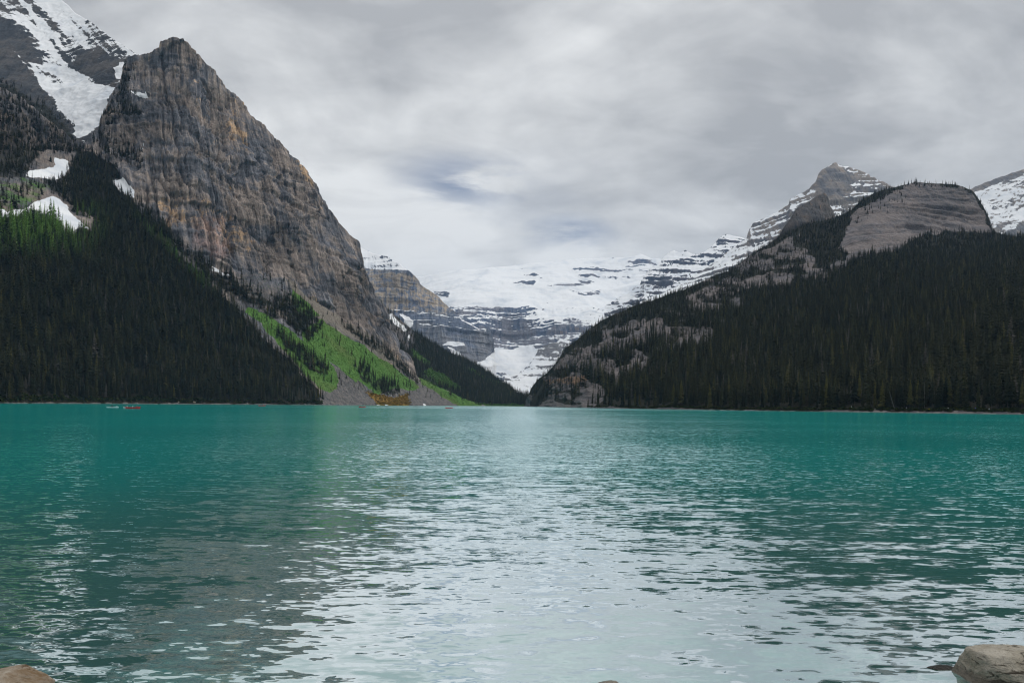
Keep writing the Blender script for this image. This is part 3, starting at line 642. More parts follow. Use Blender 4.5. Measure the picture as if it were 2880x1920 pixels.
def relief7(P, c):
    q = face(P, -20, .10)
    dome = strata(P, 8.5, 88, (-.03, .02), 14, 30)*5.5+strata(P, 3.6, 91, (-.03, .02), 6, 30)*2.0+ridged(q/34, 3, 3)*3.0+fbm(P/70, 4, 5)*10+ridged(P/np.array([120, 120, 200.]), 2, 44)*8
    crag = ridged(q/22, 4, 13)*5+fbm(P/14, 4, 7, .6)*4+strata(P, 8, 55, (0, 0), 8)*2.5
    soil = fbm(P/60, 4, 9)*8+fbm(P/9, 3, 4)*1.0
    return dome*c['dome']+crag*np.clip(c['rock']-c['dome'], 0, 1)+soil*(1-c['rock'])
M['dome_rock'] = terrain_mat('dome_rock', rock=((.115, .112, .118), (.172, .152, .145)), warm=(.30, .17, .085), pink=(.20, .155, .145), bed=0.12, bedamp=1.0, streak=0.5)
terrain('mountain', M['dome_rock'],
        [(1474, 1140), (1484, 1118), (1492, 1092), (1512, 1066), (1539, 1048), (1559, 1026), (1574, 1005), (1590, 980), (1621, 958), (1645, 936), (1668, 917), (1696, 898), (1743, 878), (1786, 859), (1833, 846), (1880, 827), (1928, 812), (1990, 785), (2051, 760), (2081, 740),
         (2112, 716), (2143, 696), (2173, 679), (2200, 661), (2259, 633), (2336, 616), (2367, 604), (2398, 589), (2408, 577), (2429, 558), (2460, 543), (2498, 530), (2538, 521), (2572, 513), (2616, 515), (2678, 518), (2706, 524), (2734, 537), (2746, 550), (2758, 570), (2771, 592),
         (2783, 616), (2790, 650), (2830, 662), (2880, 668), (3200, 660), (3500, 660)],
        [(1474, 1148), (1560, 1150), (1640, 1152), (2000, 1158), (2400, 1165), (2880, 1175), (3500, 1190)],
        [(1482, 1143, 1450), (1560, 1145, 1060), (1640, 1147, 820), (1800, 1149, 660), (2000, 1152, 540), (2400, 1158, 430), (2880, 1166, 350), (3500, 1176, 300),
         (1492, 1086, 1520), (1539, 1043, 1490), (1574, 1000, 1460), (1645, 930, 1470), (1743, 871, 1490), (1880, 820, 1510), (2051, 753, 1560), (2200, 652, 1640), (2336, 609, 1660), (2429, 550, 1690), (2572, 505, 1720), (2706, 516, 1720), (2771, 588, 1680), (2789, 650, 1560), (2880, 668, 1250), (3500, 660, 1100),
         (1640, 1060, 1040), (1560, 1070, 1280), (1800, 1000, 980), (2000, 1000, 780), (2000, 880, 1150), (2300, 900, 880), (2300, 780, 1230), (2550, 690, 1330), (2600, 655, 1480), (2550, 850, 850), (2880, 850, 660), (2700, 1000, 530), (3500, 850, 600)],
        1474, 3500, 3.2, 240, relief7, cover7, 'dark forested slope rising to a rounded banded rock dome', 1.5, seed=10)


# ---------------------------------------------------------------- lake and ground
def shore_water():
    m, t, out = new_mat('lake_water')
    co = t.node('ShaderNodeNewGeometry').outputs['Position']
    sp_ = t.node('ShaderNodeSeparateXYZ', {0: co})
    dist = t.vmath('LENGTH', t.vmath('MULTIPLY', co, (1, 1, 0)))
    wsoft = t.noise(t.scaled(co, .03, .03, 1), 1.0, 3, 0.5)
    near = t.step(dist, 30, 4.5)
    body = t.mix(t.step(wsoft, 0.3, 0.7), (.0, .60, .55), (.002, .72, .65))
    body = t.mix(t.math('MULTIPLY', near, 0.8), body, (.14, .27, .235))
    def slopes(sx, sy, detail, rough, off, dist_=0.3):
        n = t.noise(t.scaled(co, sx, sy, 1, off), 1.0, detail, rough, dist_, col=True)
        return t.vmath('SUBTRACT', n, (0.5, 0.5, 0.5))
    calm = t.noise(t.scaled(co, .03, .05, 1, (4, 9, 0)), 1.0, 2, 0.5)
    s1 = t.vmath('MULTIPLY', slopes(.30, .85, 1.0, .4, (0, 0, 0)), (.08, .11, 0))
    s2 = t.vmath('MULTIPLY', slopes(1.2, 3.6, 2.0, .55, (7, 3, 0)), (.15, .38, 0))
    s3 = t.vmath('MULTIPLY', slopes(4.2, 11.0, 2.0, .55, (2, 8, 0)), (.16, .42, 0))
    sm = t.vmath('ADD', t.vmath('ADD', s1, s2), s3)
    amp = t.math('MULTIPLY', t.step(calm, .3, .7, .85, 1.15), t.math('MULTIPLY', t.step(dist, 3, 26, .70, 1.0), t.step(dist, 330, 480, 1.0, 1.8)))
    sm = t.vmath('SCALE', sm, amp)
    nrm = t.vmath('NORMALIZE', t.vmath('ADD', sm, (0, 0, 1)))
    away = t.math('LESS_THAN', t.vmath('DOT_PRODUCT', nrm, t.node('ShaderNodeNewGeometry').outputs['Incoming']), 0.012)   # a wave's far side is hidden by its near side
    sm2 = t.vmath('SCALE', sm, t.math('SUBTRACT', 1.0, t.math('MULTIPLY', away, 2.0)))
    nrm = t.vmath('NORMALIZE', t.vmath('ADD', sm2, (0, 0, 1)))
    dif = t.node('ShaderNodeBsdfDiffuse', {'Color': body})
    glo = t.node('ShaderNodeBsdfGlossy', {'Color': (.97, .985, 1.0), 'Roughness': 0.03, 'Normal': nrm})
    fr = t.node('ShaderNodeFresnel', {'IOR': 2.0, 'Normal': nrm})
    fac = t.node('ShaderNodeMapRange', {0: fr.outputs[0], 1: 0.09, 2: 0.27, 3: 0.30, 4: 0.85})
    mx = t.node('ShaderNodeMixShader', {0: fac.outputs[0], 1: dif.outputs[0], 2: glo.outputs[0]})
    t.l.new(mx.outputs[0], out.inputs[0]); return m
M['water'] = shore_water()
wv = np.array([(-2500, -60, 0), (2500, -60, 0), (2500, 2400, 0), (-2500, 2400, 0)], float)
lake = link('lake', mesh_np('lake', wv, np.array([[0, 1, 2, 3]]), M['water'])); tag(lake, 'turquoise rippled glacial lake filling the foreground', 'lake', kind='structure')

gm, gt, gout = new_mat('ground_soil')
gco = gt.node('ShaderNodeNewGeometry').outputs['Position']
gcol = gt.mix(gt.noise(gco, 3.0, 6, 0.7), (.10, .085, .06), (.26, .23, .19))
principled(gt, gout, gcol, 0.95, gt.node('ShaderNodeBump', {'Height': gt.noise(gco, 8, 6, .7), 'Distance': .05, 'Strength': .6}).outputs[0])
rr = np.array([0.01, 1, 2, 3, 4, 5, 6.5, 8, 12, 20, 40, 80, 200, 600, 2000, 6000, 16000.]); th = np.linspace(0, 2*math.pi, 97)
gx = rr[:, None]*np.sin(th); gy = rr[:, None]*np.cos(th)
bank = sstep(2.6-gy, -2.6, 3.5)                                     # the bank the camera stands on, sinking under the lake
gz = -6+6.75*bank+0.10*fbm(np.stack([gx.ravel()*.6, gy.ravel()*.6, gx.ravel()*0], -1), 3, 2).reshape(gx.shape)
gz = np.where(gy > 2.6, np.maximum(gz-0.5*np.clip(gy-2.6, 0, 10)*0.3, -9), gz)
ground = link('ground', mesh_np('ground', np.stack([gx, gy, gz], -1).reshape(-1, 3), grid_faces(*gx.shape)[:, ::-1], gm)); tag(ground, 'stony lake bed and bank under the water', 'ground', kind='structure')


# ---------------------------------------------------------------- trees
def conifer(seed, whorls=18, per=7, rad=0.13, droop=0.35, lo=0.08, fine=False):
    rnd = random.Random(seed); V, F = [], []
    for k in range(whorls):
        u = k/(whorls-1); z = lo+(0.985-lo)*u**0.92
        L0 = rad*(1-u)**0.8*(0.75+0.5*rnd.random())+0.008
        for b in range(per if u < 0.8 else max(3, per-2)):
            a = 2*math.pi*(b+rnd.random()*0.9)/per+k*1.7; L = L0*(0.55+0.7*rnd.random()); w = L*(0.26+0.14*rnd.random())+0.004
            dz = -droop*L*(0.4+rnd.random()); ca, sa = math.cos(a), math.sin(a); i = len(V); zz = z+rnd.uniform(-.012, .012)
            V += [(0, 0, zz+0.018), (ca*L*.55-sa*w, sa*L*.55+ca*w, zz+dz*.45-0.012), (ca*L, sa*L, zz+dz), (ca*L*.55+sa*w, sa*L*.55-ca*w, zz+dz*.45-0.012)]
            F += [(i, i+1, i+2), (i, i+2, i+3)]
            if fine:
                V += [(ca*L*.25, sa*L*.25, zz+0.006), (ca*L*.75, sa*L*.75, zz+dz*.6-0.03), (ca*L*.35, sa*L*.35, zz+dz*.3-0.045)]; F += [(i+4, i+5, i+6)]
    i = len(V); V += [(0.008, 0, .93), (-.005, .007, .93), (-.005, -.007, .93), (0, 0, 1.01)]; F += [(i, i+1, i+3), (i+1, i+2, i+3), (i+2, i, i+3)]
    return np.array(V), np.array(F)
def trunk_mesh(r=0.011, top=0.96, n=5):
    V, F = [], []
    for z, k in ((0, 1), (.05, .8), (top, .12)):
        V += [(math.cos(2*math.pi*j/n)*r*k, math.sin(2*math.pi*j/n)*r*k, z) for j in range(n)]
    for q in range(2):
        for j in range(n): F.append((q*n+j, q*n+(j+1) % n, (q+1)*n+(j+1) % n, (q+1)*n+j))
    return np.array(V), np.array(F)

def variant(name, V, F, mat):
    o = bpy.data.objects.new(name, mesh_np(name, V, F, mat, smooth=False)); return o      # source shape for scattering, not linked itself
TREES = [variant('conifer_shape', *conifer(s, 15, 6, r), M['needles']) for s, r in ((1, .125), (2, .145), (3, .105), (4, .135), (5, .115), (6, .175), (7, .09))]
def bush_shape(seed, n=26):
    rnd = random.Random(seed); V, F = [], []
    for k in range(n):
        a = rnd.uniform(0, 6.283); e = math.acos(rnd.random()); c = Vector((math.sin(e)*math.cos(a)*.5, math.sin(e)*math.sin(a)*.5, math.cos(e)*.42+.1))
        q = Euler((rnd.uniform(-.9, .9), rnd.uniform(-.9, .9), rnd.uniform(0, 6.28))).to_matrix(); s = .15+.12*rnd.random(); i = len(V)
        V += [tuple(c+q@Vector(p)*s) for p in ((-1, -.8, 0), (1, -.7, .2), (.9, .9, 0), (-.8, 1, .2))]; F.append((i, i+1, i+2, i+3))
    return np.array(V), np.array(F)
BUSH = [variant('bush_shape', *bush_shape(s), M['brush']) for s in (1, 2, 3)]
SBUSH = [variant('shore_bush_shape', *bush_shape(s+20), M['shore_brush']) for s in (1, 2, 3)]
def rock_shape(seed):
    bm = bmesh.new(); bmesh.ops.create_icosphere(bm, subdivisions=1, radius=.5); rnd = random.Random(seed)
    for v in bm.verts: v.co *= rnd.uniform(.65, 1.15); v.co.z *= .7
    me = bpy.data.meshes.new('rock_shape'); bm.to_mesh(me); bm.free(); me.materials.append(M['scree'])
    return bpy.data.objects.new('rock_shape', me)
ROCKS = [rock_shape(s) for s in (1, 2, 3)]

rng = np.random.default_rng(7)
def scatter_points(T, mask, per_m2, nmax=40000, zmin=1.0):
    """random places on a terrain sheet, density per square metre of plan area"""
    V = T['V']; a, b, c_, d = V[:-1, :-1], V[:-1, 1:], V[1:, 1:], V[1:, :-1]
    e1, e2 = c_-a, d-b; area = 0.5*np.abs(e1[..., 0]*e2[..., 1]-e1[..., 1]*e2[..., 0])
    area = np.maximum(area, 0.12*0.5*np.linalg.norm(np.cross(e1, e2), axis=-1))
    w = (area*mask[:-1, :-1]).ravel(); n = min(int(w.sum()*per_m2), nmax)
    idx = rng.choice(len(w), n, p=w/w.sum()); j, i = np.divmod(idx, V.shape[1]-1); u, v = rng.random(n)[:, None], rng.random(n)[:, None]
    P = (V[j, i]*(1-u)+V[j, i+1]*u)*(1-v)+(V[j+1, i]*(1-u)+V[j+1, i+1]*u)*v
    k = P[:, 2] > zmin
    return P[k], T['X'][j, i][k], T['Y'][j, i][k]

def scatter_object(name, pts, scl, shapes, label, cat, tone=None, thin=None, tilt=0.05):
    n = len(pts); me = bpy.data.meshes.new(name)
    me.vertices.add(n); me.vertices.foreach_set('co', pts.astype(np.float32).ravel())
    def att(nm, typ, vals, key='value'):
        a = me.attributes.new(nm, typ, 'POINT'); a.data.foreach_set(key, vals.ravel())
    rot = np.stack([rng.normal(0, tilt, n), rng.normal(0, tilt, n), rng.random(n)*6.283], -1).astype(np.float32)
    wid = (scl*(rng.random(n)*0.5+0.75)).astype(np.float32) if thin is None else (scl*thin).astype(np.float32)
    att('turn', 'FLOAT_VECTOR', rot, 'vector'); att('size', 'FLOAT_VECTOR', np.stack([wid, wid, scl.astype(np.float32)], -1).astype(np.float32), 'vector')
    att('pick', 'INT', rng.integers(0, len(shapes), n).astype(np.int32)); att('tone', 'FLOAT', (np.zeros(n) if tone is None else tone).astype(np.float32))
    o = link(name, me)
    ng = bpy.data.node_groups.new(name+'_scatter', 'GeometryNodeTree')
    ng.interface.new_socket('Geometry', in_out='INPUT', socket_type='NodeSocketGeometry'); ng.interface.new_socket('Geometry', in_out='OUTPUT', socket_type='NodeSocketGeometry')
    N = ng.nodes; L = ng.links; gi = N.new('NodeGroupInput'); go = N.new('NodeGroupOutput')
    iop = N.new('GeometryNodeInstanceOnPoints'); join = N.new('GeometryNodeJoinGeometry')
    for s in reversed(shapes):
        oi = N.new('GeometryNodeObjectInfo'); oi.inputs['Object'].default_value = s; oi.inputs['As Instance'].default_value = True
        L.new(oi.outputs['Geometry'], join.inputs[0])
    def named(nm, typ):
        a = N.new('GeometryNodeInputNamedAttribute'); a.data_type = typ; a.inputs[0].default_value = nm; return a.outputs[0]
    L.new(gi.outputs[0], iop.inputs['Points']); L.new(join.outputs[0], iop.inputs['Instance']); iop.inputs['Pick Instance'].default_value = True
    L.new(named('pick', 'INT'), iop.inputs['Instance Index'])
    e2r = N.new('FunctionNodeEulerToRotation'); L.new(named('turn', 'FLOAT_VECTOR'), e2r.inputs[0]); L.new(e2r.outputs[0], iop.inputs['Rotation'])
    L.new(named('size', 'FLOAT_VECTOR'), iop.inputs['Scale']); L.new(iop.outputs[0], go.inputs[0])
    md = o.modifiers.new('scatter', 'NODES'); md.node_group = ng
    tag(o, label, cat, kind='stuff'); return o


T1, T0, T2, T6b, T7 = TERR[0], TERR[1], TERR[2], TERR[7], TERR[9]
TERR_BASES = {}
def shoreline(T, x):
    """first point above the water in the photo column x of a terrain sheet"""
    i = int(np.clip(np.searchsorted(T['X'][0], x), 0, T['X'].shape[1]-1)); col = T['V'][:, i]
    j = int(np.argmax(col[:, 2] > 0.35)); return Vector(col[j]), i, j
def on_slope(T, x, back):
    """a point of the sheet `back` metres behind the shore in column x"""
    p, i, j = shoreline(T, x); col = T['V'][:, i]; d = np.hypot(col[j:, 0]-p.x, col[j:, 1]-p.y)
    k = j+int(np.argmax(d >= back)); return Vector(col[k])

# ---- forests read as one mass each
def forest(name, T, per, hgt, label, key='trees', nmax=30000, tonefn=None, front=16, excl=None):
    P, X, Y = scatter_points(T, T['c'][key], per, nmax)
    if front:                       # the front row is built tree by tree below
        xs = np.arange(T['X'][0, 0], T['X'][0, -1], 12.0); S = np.array([shoreline(T, x)[0][:2] for x in xs])
        near = np.min(np.hypot(P[:, None, 0]-S[None, :, 0], P[:, None, 1]-S[None, :, 1]), 1) if len(P)*len(S) < 8e6 else \
            np.concatenate([np.min(np.hypot(q[:, None, 0]-S[None, :, 0], q[:, None, 1]-S[None, :, 1]), 1) for q in np.array_split(P, 20)])
        k = near > front; P, X, Y = P[k], X[k], Y[k]
    h = hgt(X, Y, P)*(0.45+0.75*rng.random(len(P)))*(0.85+0.35*rng.random(len(P)))
    P = P.copy(); P[:, 2] -= 0.4
    return scatter_object(name, P, h, TREES, label, 'forest', tonefn(X, Y) if tonefn else None)
def tone1(X, Y):
    t = sstep(760-Y+0.25*(0-X)*0, 0, 90)*sstep(330-X, 0, 160)*sstep(Y-585, 0, 20)
    e = sstep(22-np.abs((Y-640)-(X-400)*0.95), 0, 22)*sstep(X-360, 0, 60)*sstep(620-X, 0, 60)*0.7
    return np.clip((t+e)*(rng.random(len(X))*1.1), 0, 1)
forest('forest', T1, 1/19., lambda X, Y, P: np.where(X < 700, 21, 17)-8*sstep(620-Y, 0, 120)-2*sstep(X-880, 0, 60), 'dark conifer forest covering the slope below the brown cliff', tonefn=tone1, nmax=20000)
forest('forest', T0, 1/45., lambda X, Y, P: np.full(len(X), 13.), 'scattered conifers on the ledges below the snow gullies', front=0, nmax=2500)
forest('forest', T2, 1/26., lambda X, Y, P: np.full(len(X), 16.), 'dark conifer forest on the spur at the far end of the lake', front=0, nmax=16000)
forest('forest', T6b, 1/60., lambda X, Y, P: np.full(len(X), 10.), 'thin trees on the dark rock shoulder below the brown peak', front=0, nmax=1500)
forest('forest', T7, 1/24., lambda X, Y, P: 19-8*sstep(P[:, 1], 1000, 1450), 'dark conifer forest on the slope below the rounded rock dome', nmax=34000)

# ---- low brush, shore brush and loose stones
P, X, Y = scatter_points(T1, T1['c']['grass']*(1-T1['c']['forest']*0.8)*sstep(T1['X'], 640, 720), 1/7., 16000)
scatter_object('shrubbery', P, 0.7+1.1*rng.random(len(P))**3, BUSH, 'bright green low brush on the avalanche slope under the cliff', 'shrubbery')
P, X, Y = scatter_points(T2, T2['c']['grass'], 1/14., 6000)
scatter_object('shrubbery', P, 1.7+2.2*rng.random(len(P))**2, BUSH, 'green brush in the strips between trees on the far spur', 'shrubbery')
P, X, Y = scatter_points(T1, np.clip(T1['c']['ochre'], 0, 1)*sstep(T1['X'], 980, 1010), 1/5., 3000, 0.5)
scatter_object('shrubbery', P, 1.6+2.0*rng.random(len(P)), BUSH, 'orange brown brush beside the water between two screes', 'shrubbery', tone=0.7+0.3*rng.random(len(P)))
P, X, Y = scatter_points(T1, np.clip(T1['c']['talus'], 0, 1)*(1-T1['c']['forest'])*sstep(T1['X'], 640, 720), 1/12., 9000, 0.3)
scatter_object('rubble', P, 0.7+2.0*rng.random(len(P))**3, ROCKS, 'loose grey stones on the screes under the cliff', 'stones', tilt=0.5)

def shore_strip(T, xs, back_lo, back_hi, n, size):
    out = []
    for k in range(n):
        x = rng.uniform(*xs); p = on_slope(T, x, rng.uniform(back_lo, back_hi)); out.append(tuple(p))
    return np.array(out), size*(0.5+rng.random(n))
P, sz = shore_strip(T1, (-60, 905), 1.0, 9, 750, 2.6)
scatter_object('shrubbery', P, sz, SBUSH, 'olive green brush along the shore under the dark forest below the cliff', 'shrubbery')
P, sz = shore_strip(T7, (1650, 2960), 0.5, 6, 900, 1.5)
scatter_object('shrubbery', P, sz, SBUSH, 'olive green brush along the shore path under the rock dome slope', 'shrubbery')

# ---- the front row of trees, one by one
def tree_meshes(seed, rad, lo):
    c = mesh_np('crown', *conifer(seed, 24, 7, rad, 0.4, lo, True), M['needles'], smooth=False)
    t = mesh_np('trunk', *trunk_mesh(), M['bark']); return c, t
PROTO = [tree_meshes(30+k, r, lo) for k, (r, lo) in enumerate(((.12, .05), (.14, .12), (.10, .18), (.13, .09), (.115, .25)))]
def plant(x, back, h, label, group, T, proto=None, lean=(0, 0)):
    p = on_slope(T, x, back); rnd = random.random()
    root = bpy.data.objects.new('conifer_tree', None); COL.objects.link(root); root.empty_display_size = 0.5
    root.location = (p.x, p.y, p.z-0.3); w = h*random.uniform(.8, 1.2); root.scale = (w, w, h)
    root.rotation_euler = (random.gauss(lean[0], .02), random.gauss(lean[1], .02), rnd*6.28)
    c, t = PROTO[proto if proto is not None else random.randrange(len(PROTO))]
    link('trunk', t, root); link('crown', c, root)
    tag(root, label, 'tree', group); return root
random.seed(5)
for k in range(150):
    x = -20+930*((k+random.random())/150)
    plant(x, random.uniform(5, 19), random.choice((15, 18, 21, 24))*random.uniform(.85, 1.1)*(1 if x < 850 else .8), 'dark conifer in the front row of the lakeside forest below the brown cliff', 'front row trees below the brown cliff', T1)
for k in range(150):
    x = 1650+1270*((k+random.random())/150)
    plant(x, random.uniform(3, 17), random.choice((12, 15, 17, 20))*random.uniform(.85, 1.1), 'dark conifer in the front row of the lakeside forest under the rock dome slope', 'front row trees under the rock dome', T7)

# ---- bare standing trunks
def snag(p, h, lean, label, r=0.16, stubs=7):
    V, F = trunk_mesh(r/h, 1.0, 6); V = V.copy(); rnd = random.Random(int(p[0]*7)); V[:, 0] += 0.02*np.sin(V[:, 2]*4)
    root = bpy.data.objects.new('dead_tree', None); COL.objects.link(root); root.location = (p[0], p[1], p[2]-.3); root.rotation_euler = (0, lean, 0)
    link('trunk', mesh_np('trunk', V*h, F, M['deadwood']), root)
    for k in range(stubs):
        z = h*rnd.uniform(.3, .92); a = rnd.uniform(0, 6.28); L = rnd.uniform(.4, 1.3); d = Vector((math.cos(a), math.sin(a), .25))*L; w = .04
        b = np.array([(w, 0, z), (-w*.5, w, z), (-w*.5, -w, z), (d.x, d.y, z+d.z)]); link('branch', mesh_np('branch', b, np.array([(0, 1, 3), (1, 2, 3), (2, 0, 3)]), M['deadwood'], smooth=False), root)
    tag(root, label, 'dead tree'); return root
snag(on_slope(T1, 357, 2.5), 15, -0.10, 'pale bare trunk leaning at the shore behind the long red canoe', .22)
snag(on_slope(T1, 15, 3), 9, 0.02, 'pale bare trunk at the shore near the edge of the picture')
snag(on_slope(T1, 685, 2.5), 7, -0.16, 'thin bare trunk leaning at the shore beneath the forest end', .12)
snag(on_slope(T7, 2516, 2), 14, -0.28, 'bare leaning trunk slanting over the shore among the walkers', .24)
snag(on_slope(T7, 2600, 9), 17, 0.0, 'grey bare trunk standing behind the walker in yellow', .2)
snag(on_slope(T7, 2250, 9), 15, 0.02, 'pale thin bare trunk in the dark shore forest far from the walkers', .18)

# ---------------------------------------------------------------- boats and people
def paint(name, col, rough=0.35): return plain(name, col, rough, 0.12, 2.0, 0.5)
M['red_hull'] = paint('red_hull', (.72, .02, .025)); M['white_hull'] = paint('white_hull', (.62, .66, .66)); M['grey_hull'] = paint('grey_hull', (.22, .24, .25))
M['hull_inside'] = paint('hull_inside', (.20, .03, .03), .7); M['wood'] = plain('wood', (.25, .15, .07), .6, .3, 5)
M['skin'] = plain('skin', (.42, .25, .18), .6); M['hair'] = plain('hair', (.03, .02, .015), .6); M['trousers'] = plain('trousers', (.03, .035, .05), .8)
CLOTH = {k: plain('cloth_'+k, c, .85) for k, c in dict(grey=(.35, .36, .38), white=(.62, .62, .62), red=(.5, .03, .03), black=(.012, .012, .016), yellow=(.75, .72, .02), blue=(.10, .13, .42), pale=(.45, .5, .52), maroon=(.20, .02, .03)).items()}

def canoe(p, L, heading, hull, label, bow=None, kayak=False):
    """open double-ended hull with sheer rising to both ends; gunwale, thwarts and seats are its parts"""
    n, m = 21, 9; W_, H = L*0.085+.02, (0.42 if not kayak else 0.30)
    V = []
    for i in range(n):
        u = -1+2*i/(n-1); bw = W_*(1-abs(u)**2.3)+0.012; sheer = H+0.26*abs(u)**3*(1 if not kayak else .35); keel = -0.10+0.16*abs(u)**4
        for j in range(m):
            a = math.pi*j/(m-1); y = -math.cos(a)*bw; s = math.sin(a)**0.75; V.append((u*L/2*(1-.03*s), y, sheer+(keel-sheer)*s))
    F = grid_faces(n, m)
    root = bpy.data.objects.new('kayak' if kayak else 'canoe', None); COL.objects.link(root); root.location = (p.x, p.y, 0.0); root.rotation_euler = (0, 0, heading)
    V = np.array(V); Vi = V*np.array([.97, .90, 1.0])+np.array([0, 0, .035])
    hm = mesh_np('hull', V, F, hull); hm.materials.append(M['white_hull'])
    if bow is not None:
        cx = V[F].mean(1)[:, 0]; hm.polygons.foreach_set('material_index', (cx*bow > L*0.36).astype(np.int32))
    h = link('hull', hm, root); link('lining', mesh_np('lining', Vi, F[:, ::-1], M['hull_inside'] if not kayak else hull), h)
    for s in (0, m-1):                                         # gunwale rails
        e = V.reshape(n, m, 3)[:, s]; r = .03; q = np.concatenate([e+np.array(d)*r for d in ((0, -1, 0), (0, 0, 1.2), (0, 1, 0), (0, 0, -.4))], 0)
        ff = [(a*n+i, a*n+i+1, ((a+1) % 4)*n+i+1, ((a+1) % 4)*n+i) for a in range(4) for i in range(n-1)]
        link('gunwale', mesh_np('gunwale', q, np.array(ff), hull), root)
    def slab(name, x, z, dx, mat):
        w = W_*(1-abs(2*x/L)**2.3)*.93; b = np.array([(x+sx*dx, sy*w, z+sz*.02) for sz in (-1, 1) for sx, sy in ((-1, -1), (1, -1), (1, 1), (-1, 1))])
        link(name, mesh_np(name, b, np.array([(3, 2, 1, 0), (4, 5, 6, 7), (0, 1, 5, 4), (1, 2, 6, 5), (2, 3, 7, 6), (3, 0, 4, 7)]), mat, smooth=False), root)
    if kayak:
        for sx in (-1, 1):                                      # decks fore and aft of the cockpit
            g = V.reshape(n, m, 3); ii = range(0, 9) if sx < 0 else range(12, 21)
            dv = np.concatenate([np.stack([g[i, 0], g[i, [0, m-1]].mean(0)+np.array([0, 0, .07]), g[i, m-1]]) for i in ii]); link('deck', mesh_np('deck', dv, grid_faces(9, 3), hull), root)
    else:
        slab('seat', -L*.30, .30, .13, M['wood']); slab('seat', L*.26, .30, .13, M['wood']); slab('thwart', 0, .40, .05, M['wood'])
    tag(root, label, 'kayak' if kayak else 'canoe', 'boats on the lake'); return root

_bodies = {}
def body_mesh(pose, top):
    if (pose, top) in _bodies: return _bodies[(pose, top)]
    if pose == 'sit':
        J = dict(pel=(0, 0, .0, .13), bel=(0.0, 0, .22, .125), che=(0.02, 0, .42, .15), nec=(0.03, 0, .56, .055), hea=(.05, 0, .68, .095), top=(.05, 0, .80, .075),
                 sl=(.02, .17, .48, .07), el=(.14, .24, .28, .05), hl=(.36, .14, .26, .04), sr=(.02, -.17, .48, .07), er=(.14, -.24, .28, .05), hr=(.36, -.16, .34, .04),
                 kl=(.40, .12, .10, .075), al=(.62, .12, -.12, .05), fl=(.72, .12, -.13, .045), kr=(.40, -.12, .10, .075), ar=(.62, -.12, -.12, .05), fr=(.72, -.12, -.13, .045))
    else:
        J = dict(pel=(0, 0, .92, .14), bel=(0, 0, 1.10, .135), che=(0, 0, 1.30, .15), nec=(0.01, 0, 1.46, .055), hea=(.03, 0, 1.58, .095), top=(.03, 0, 1.70, .075),
                 sl=(0, .18, 1.37, .07), el=(-.06, .24, 1.10, .052), hl=(.08, .24, .90, .042), sr=(0, -.18, 1.37, .07), er=(-.02, -.24, 1.10, .052), hr=(.14, -.22, .92, .042),
                 kl=(.14, .10, .50, .075), al=(.10, .10, .08, .052), fl=(.24, .10, .045, .045), kr=(.02, -.10, .50, .075), ar=(-.18, -.10, .10, .052), fr=(-.06, -.10, .045, .045))
    names = list(J); E = [('pel', 'bel'), ('bel', 'che'), ('che', 'nec'), ('nec', 'hea'), ('hea', 'top'), ('che', 'sl'), ('sl', 'el'), ('el', 'hl'), ('che', 'sr'), ('sr', 'er'), ('er', 'hr'), ('pel', 'kl'), ('kl', 'al'), ('al', 'fl'), ('pel', 'kr'), ('kr', 'ar'), ('ar', 'fr')]
    me = bpy.data.meshes.new('figure'); me.from_pydata([J[k][:3] for k in names], [(names.index(a), names.index(b)) for a, b in E], [])
    o = bpy.data.objects.new('figure', me); COL.objects.link(o)
    o.modifiers.new('skin', 'SKIN'); o.modifiers.new('sub', 'SUBSURF').levels = 1
    if not me.skin_vertices:
        bpy.context.view_layer.objects.active = o; bm = bmesh.new(); bm.from_mesh(me); bm.verts.layers.skin.verify(); bm.to_mesh(me); bm.free()
    for k, nm in enumerate(names): me.skin_vertices[0].data[k].radius = (J[nm][3],)*2; me.skin_vertices[0].data[k].use_root = nm == 'pel'
    dg = bpy.context.evaluated_depsgraph_get(); out = bpy.data.meshes.new_from_object(o.evaluated_get(dg)); bpy.data.objects.remove(o)
    out.name = 'person'; out.materials.clear()
    for mm in (CLOTH[top], M['skin'], M['hair'], M['trousers']): out.materials.append(mm)
    hz, hipz = J['nec'][2]+.03, J['pel'][2]
    for p in out.polygons:
        c = p.center; k = 0
        if c.z > hz: k = 2 if (c.z > hz+.16 or c.x < J['hea'][0]-.04) else 1
        elif pose == 'sit' and c.x > .12 and c.z < .2: k = 3
        elif pose != 'sit' and c.z < hipz-.02 and abs(c.y) < .19: k = 3
        elif (Vector(J['hl'][:3])-c).length < .08 or (Vector(J['hr'][:3])-c).length < .08: k = 1
        p.material_index = k; p.use_smooth = True
    _bodies[(pose, top)] = out; return out
def person(loc, heading, pose, top, label, group):
    o = link('person', body_mesh(pose, top)); o.location = loc; o.rotation_euler = (0, 0, heading); tag(o, label, 'person', group); return o
def paddler(boat, fx, top, label, flip=False):
    L = boat['length']; a = boat.rotation_euler.z; q = Vector((math.cos(a), math.sin(a), 0))*(fx*L); p = boat.location
    person((p.x+q.x, p.y+q.y, .37), a+(math.pi if flip else 0), 'sit', top, label, 'people in the boats')
def boat(px, D, L, heading, hull, label, crew, **kw):
    b = canoe(on_water(px, D), L, heading, M[hull], label, **kw); b['length'] = L
    for fx, top, lb in crew: paddler(b, fx, top, lb)
    return b
boat(371, 242, 5.9, math.pi+.08, 'red_hull', 'long red canoe with a white bow and three paddlers near the forest shore', [(.26, 'grey', 'paddler in grey at the white bow of the red canoe'), (-.06, 'pale', 'paddler in pale top in the middle of the red canoe'), (-.30, 'maroon', 'paddler in dark red at the stern of the red canoe')], bow=1)
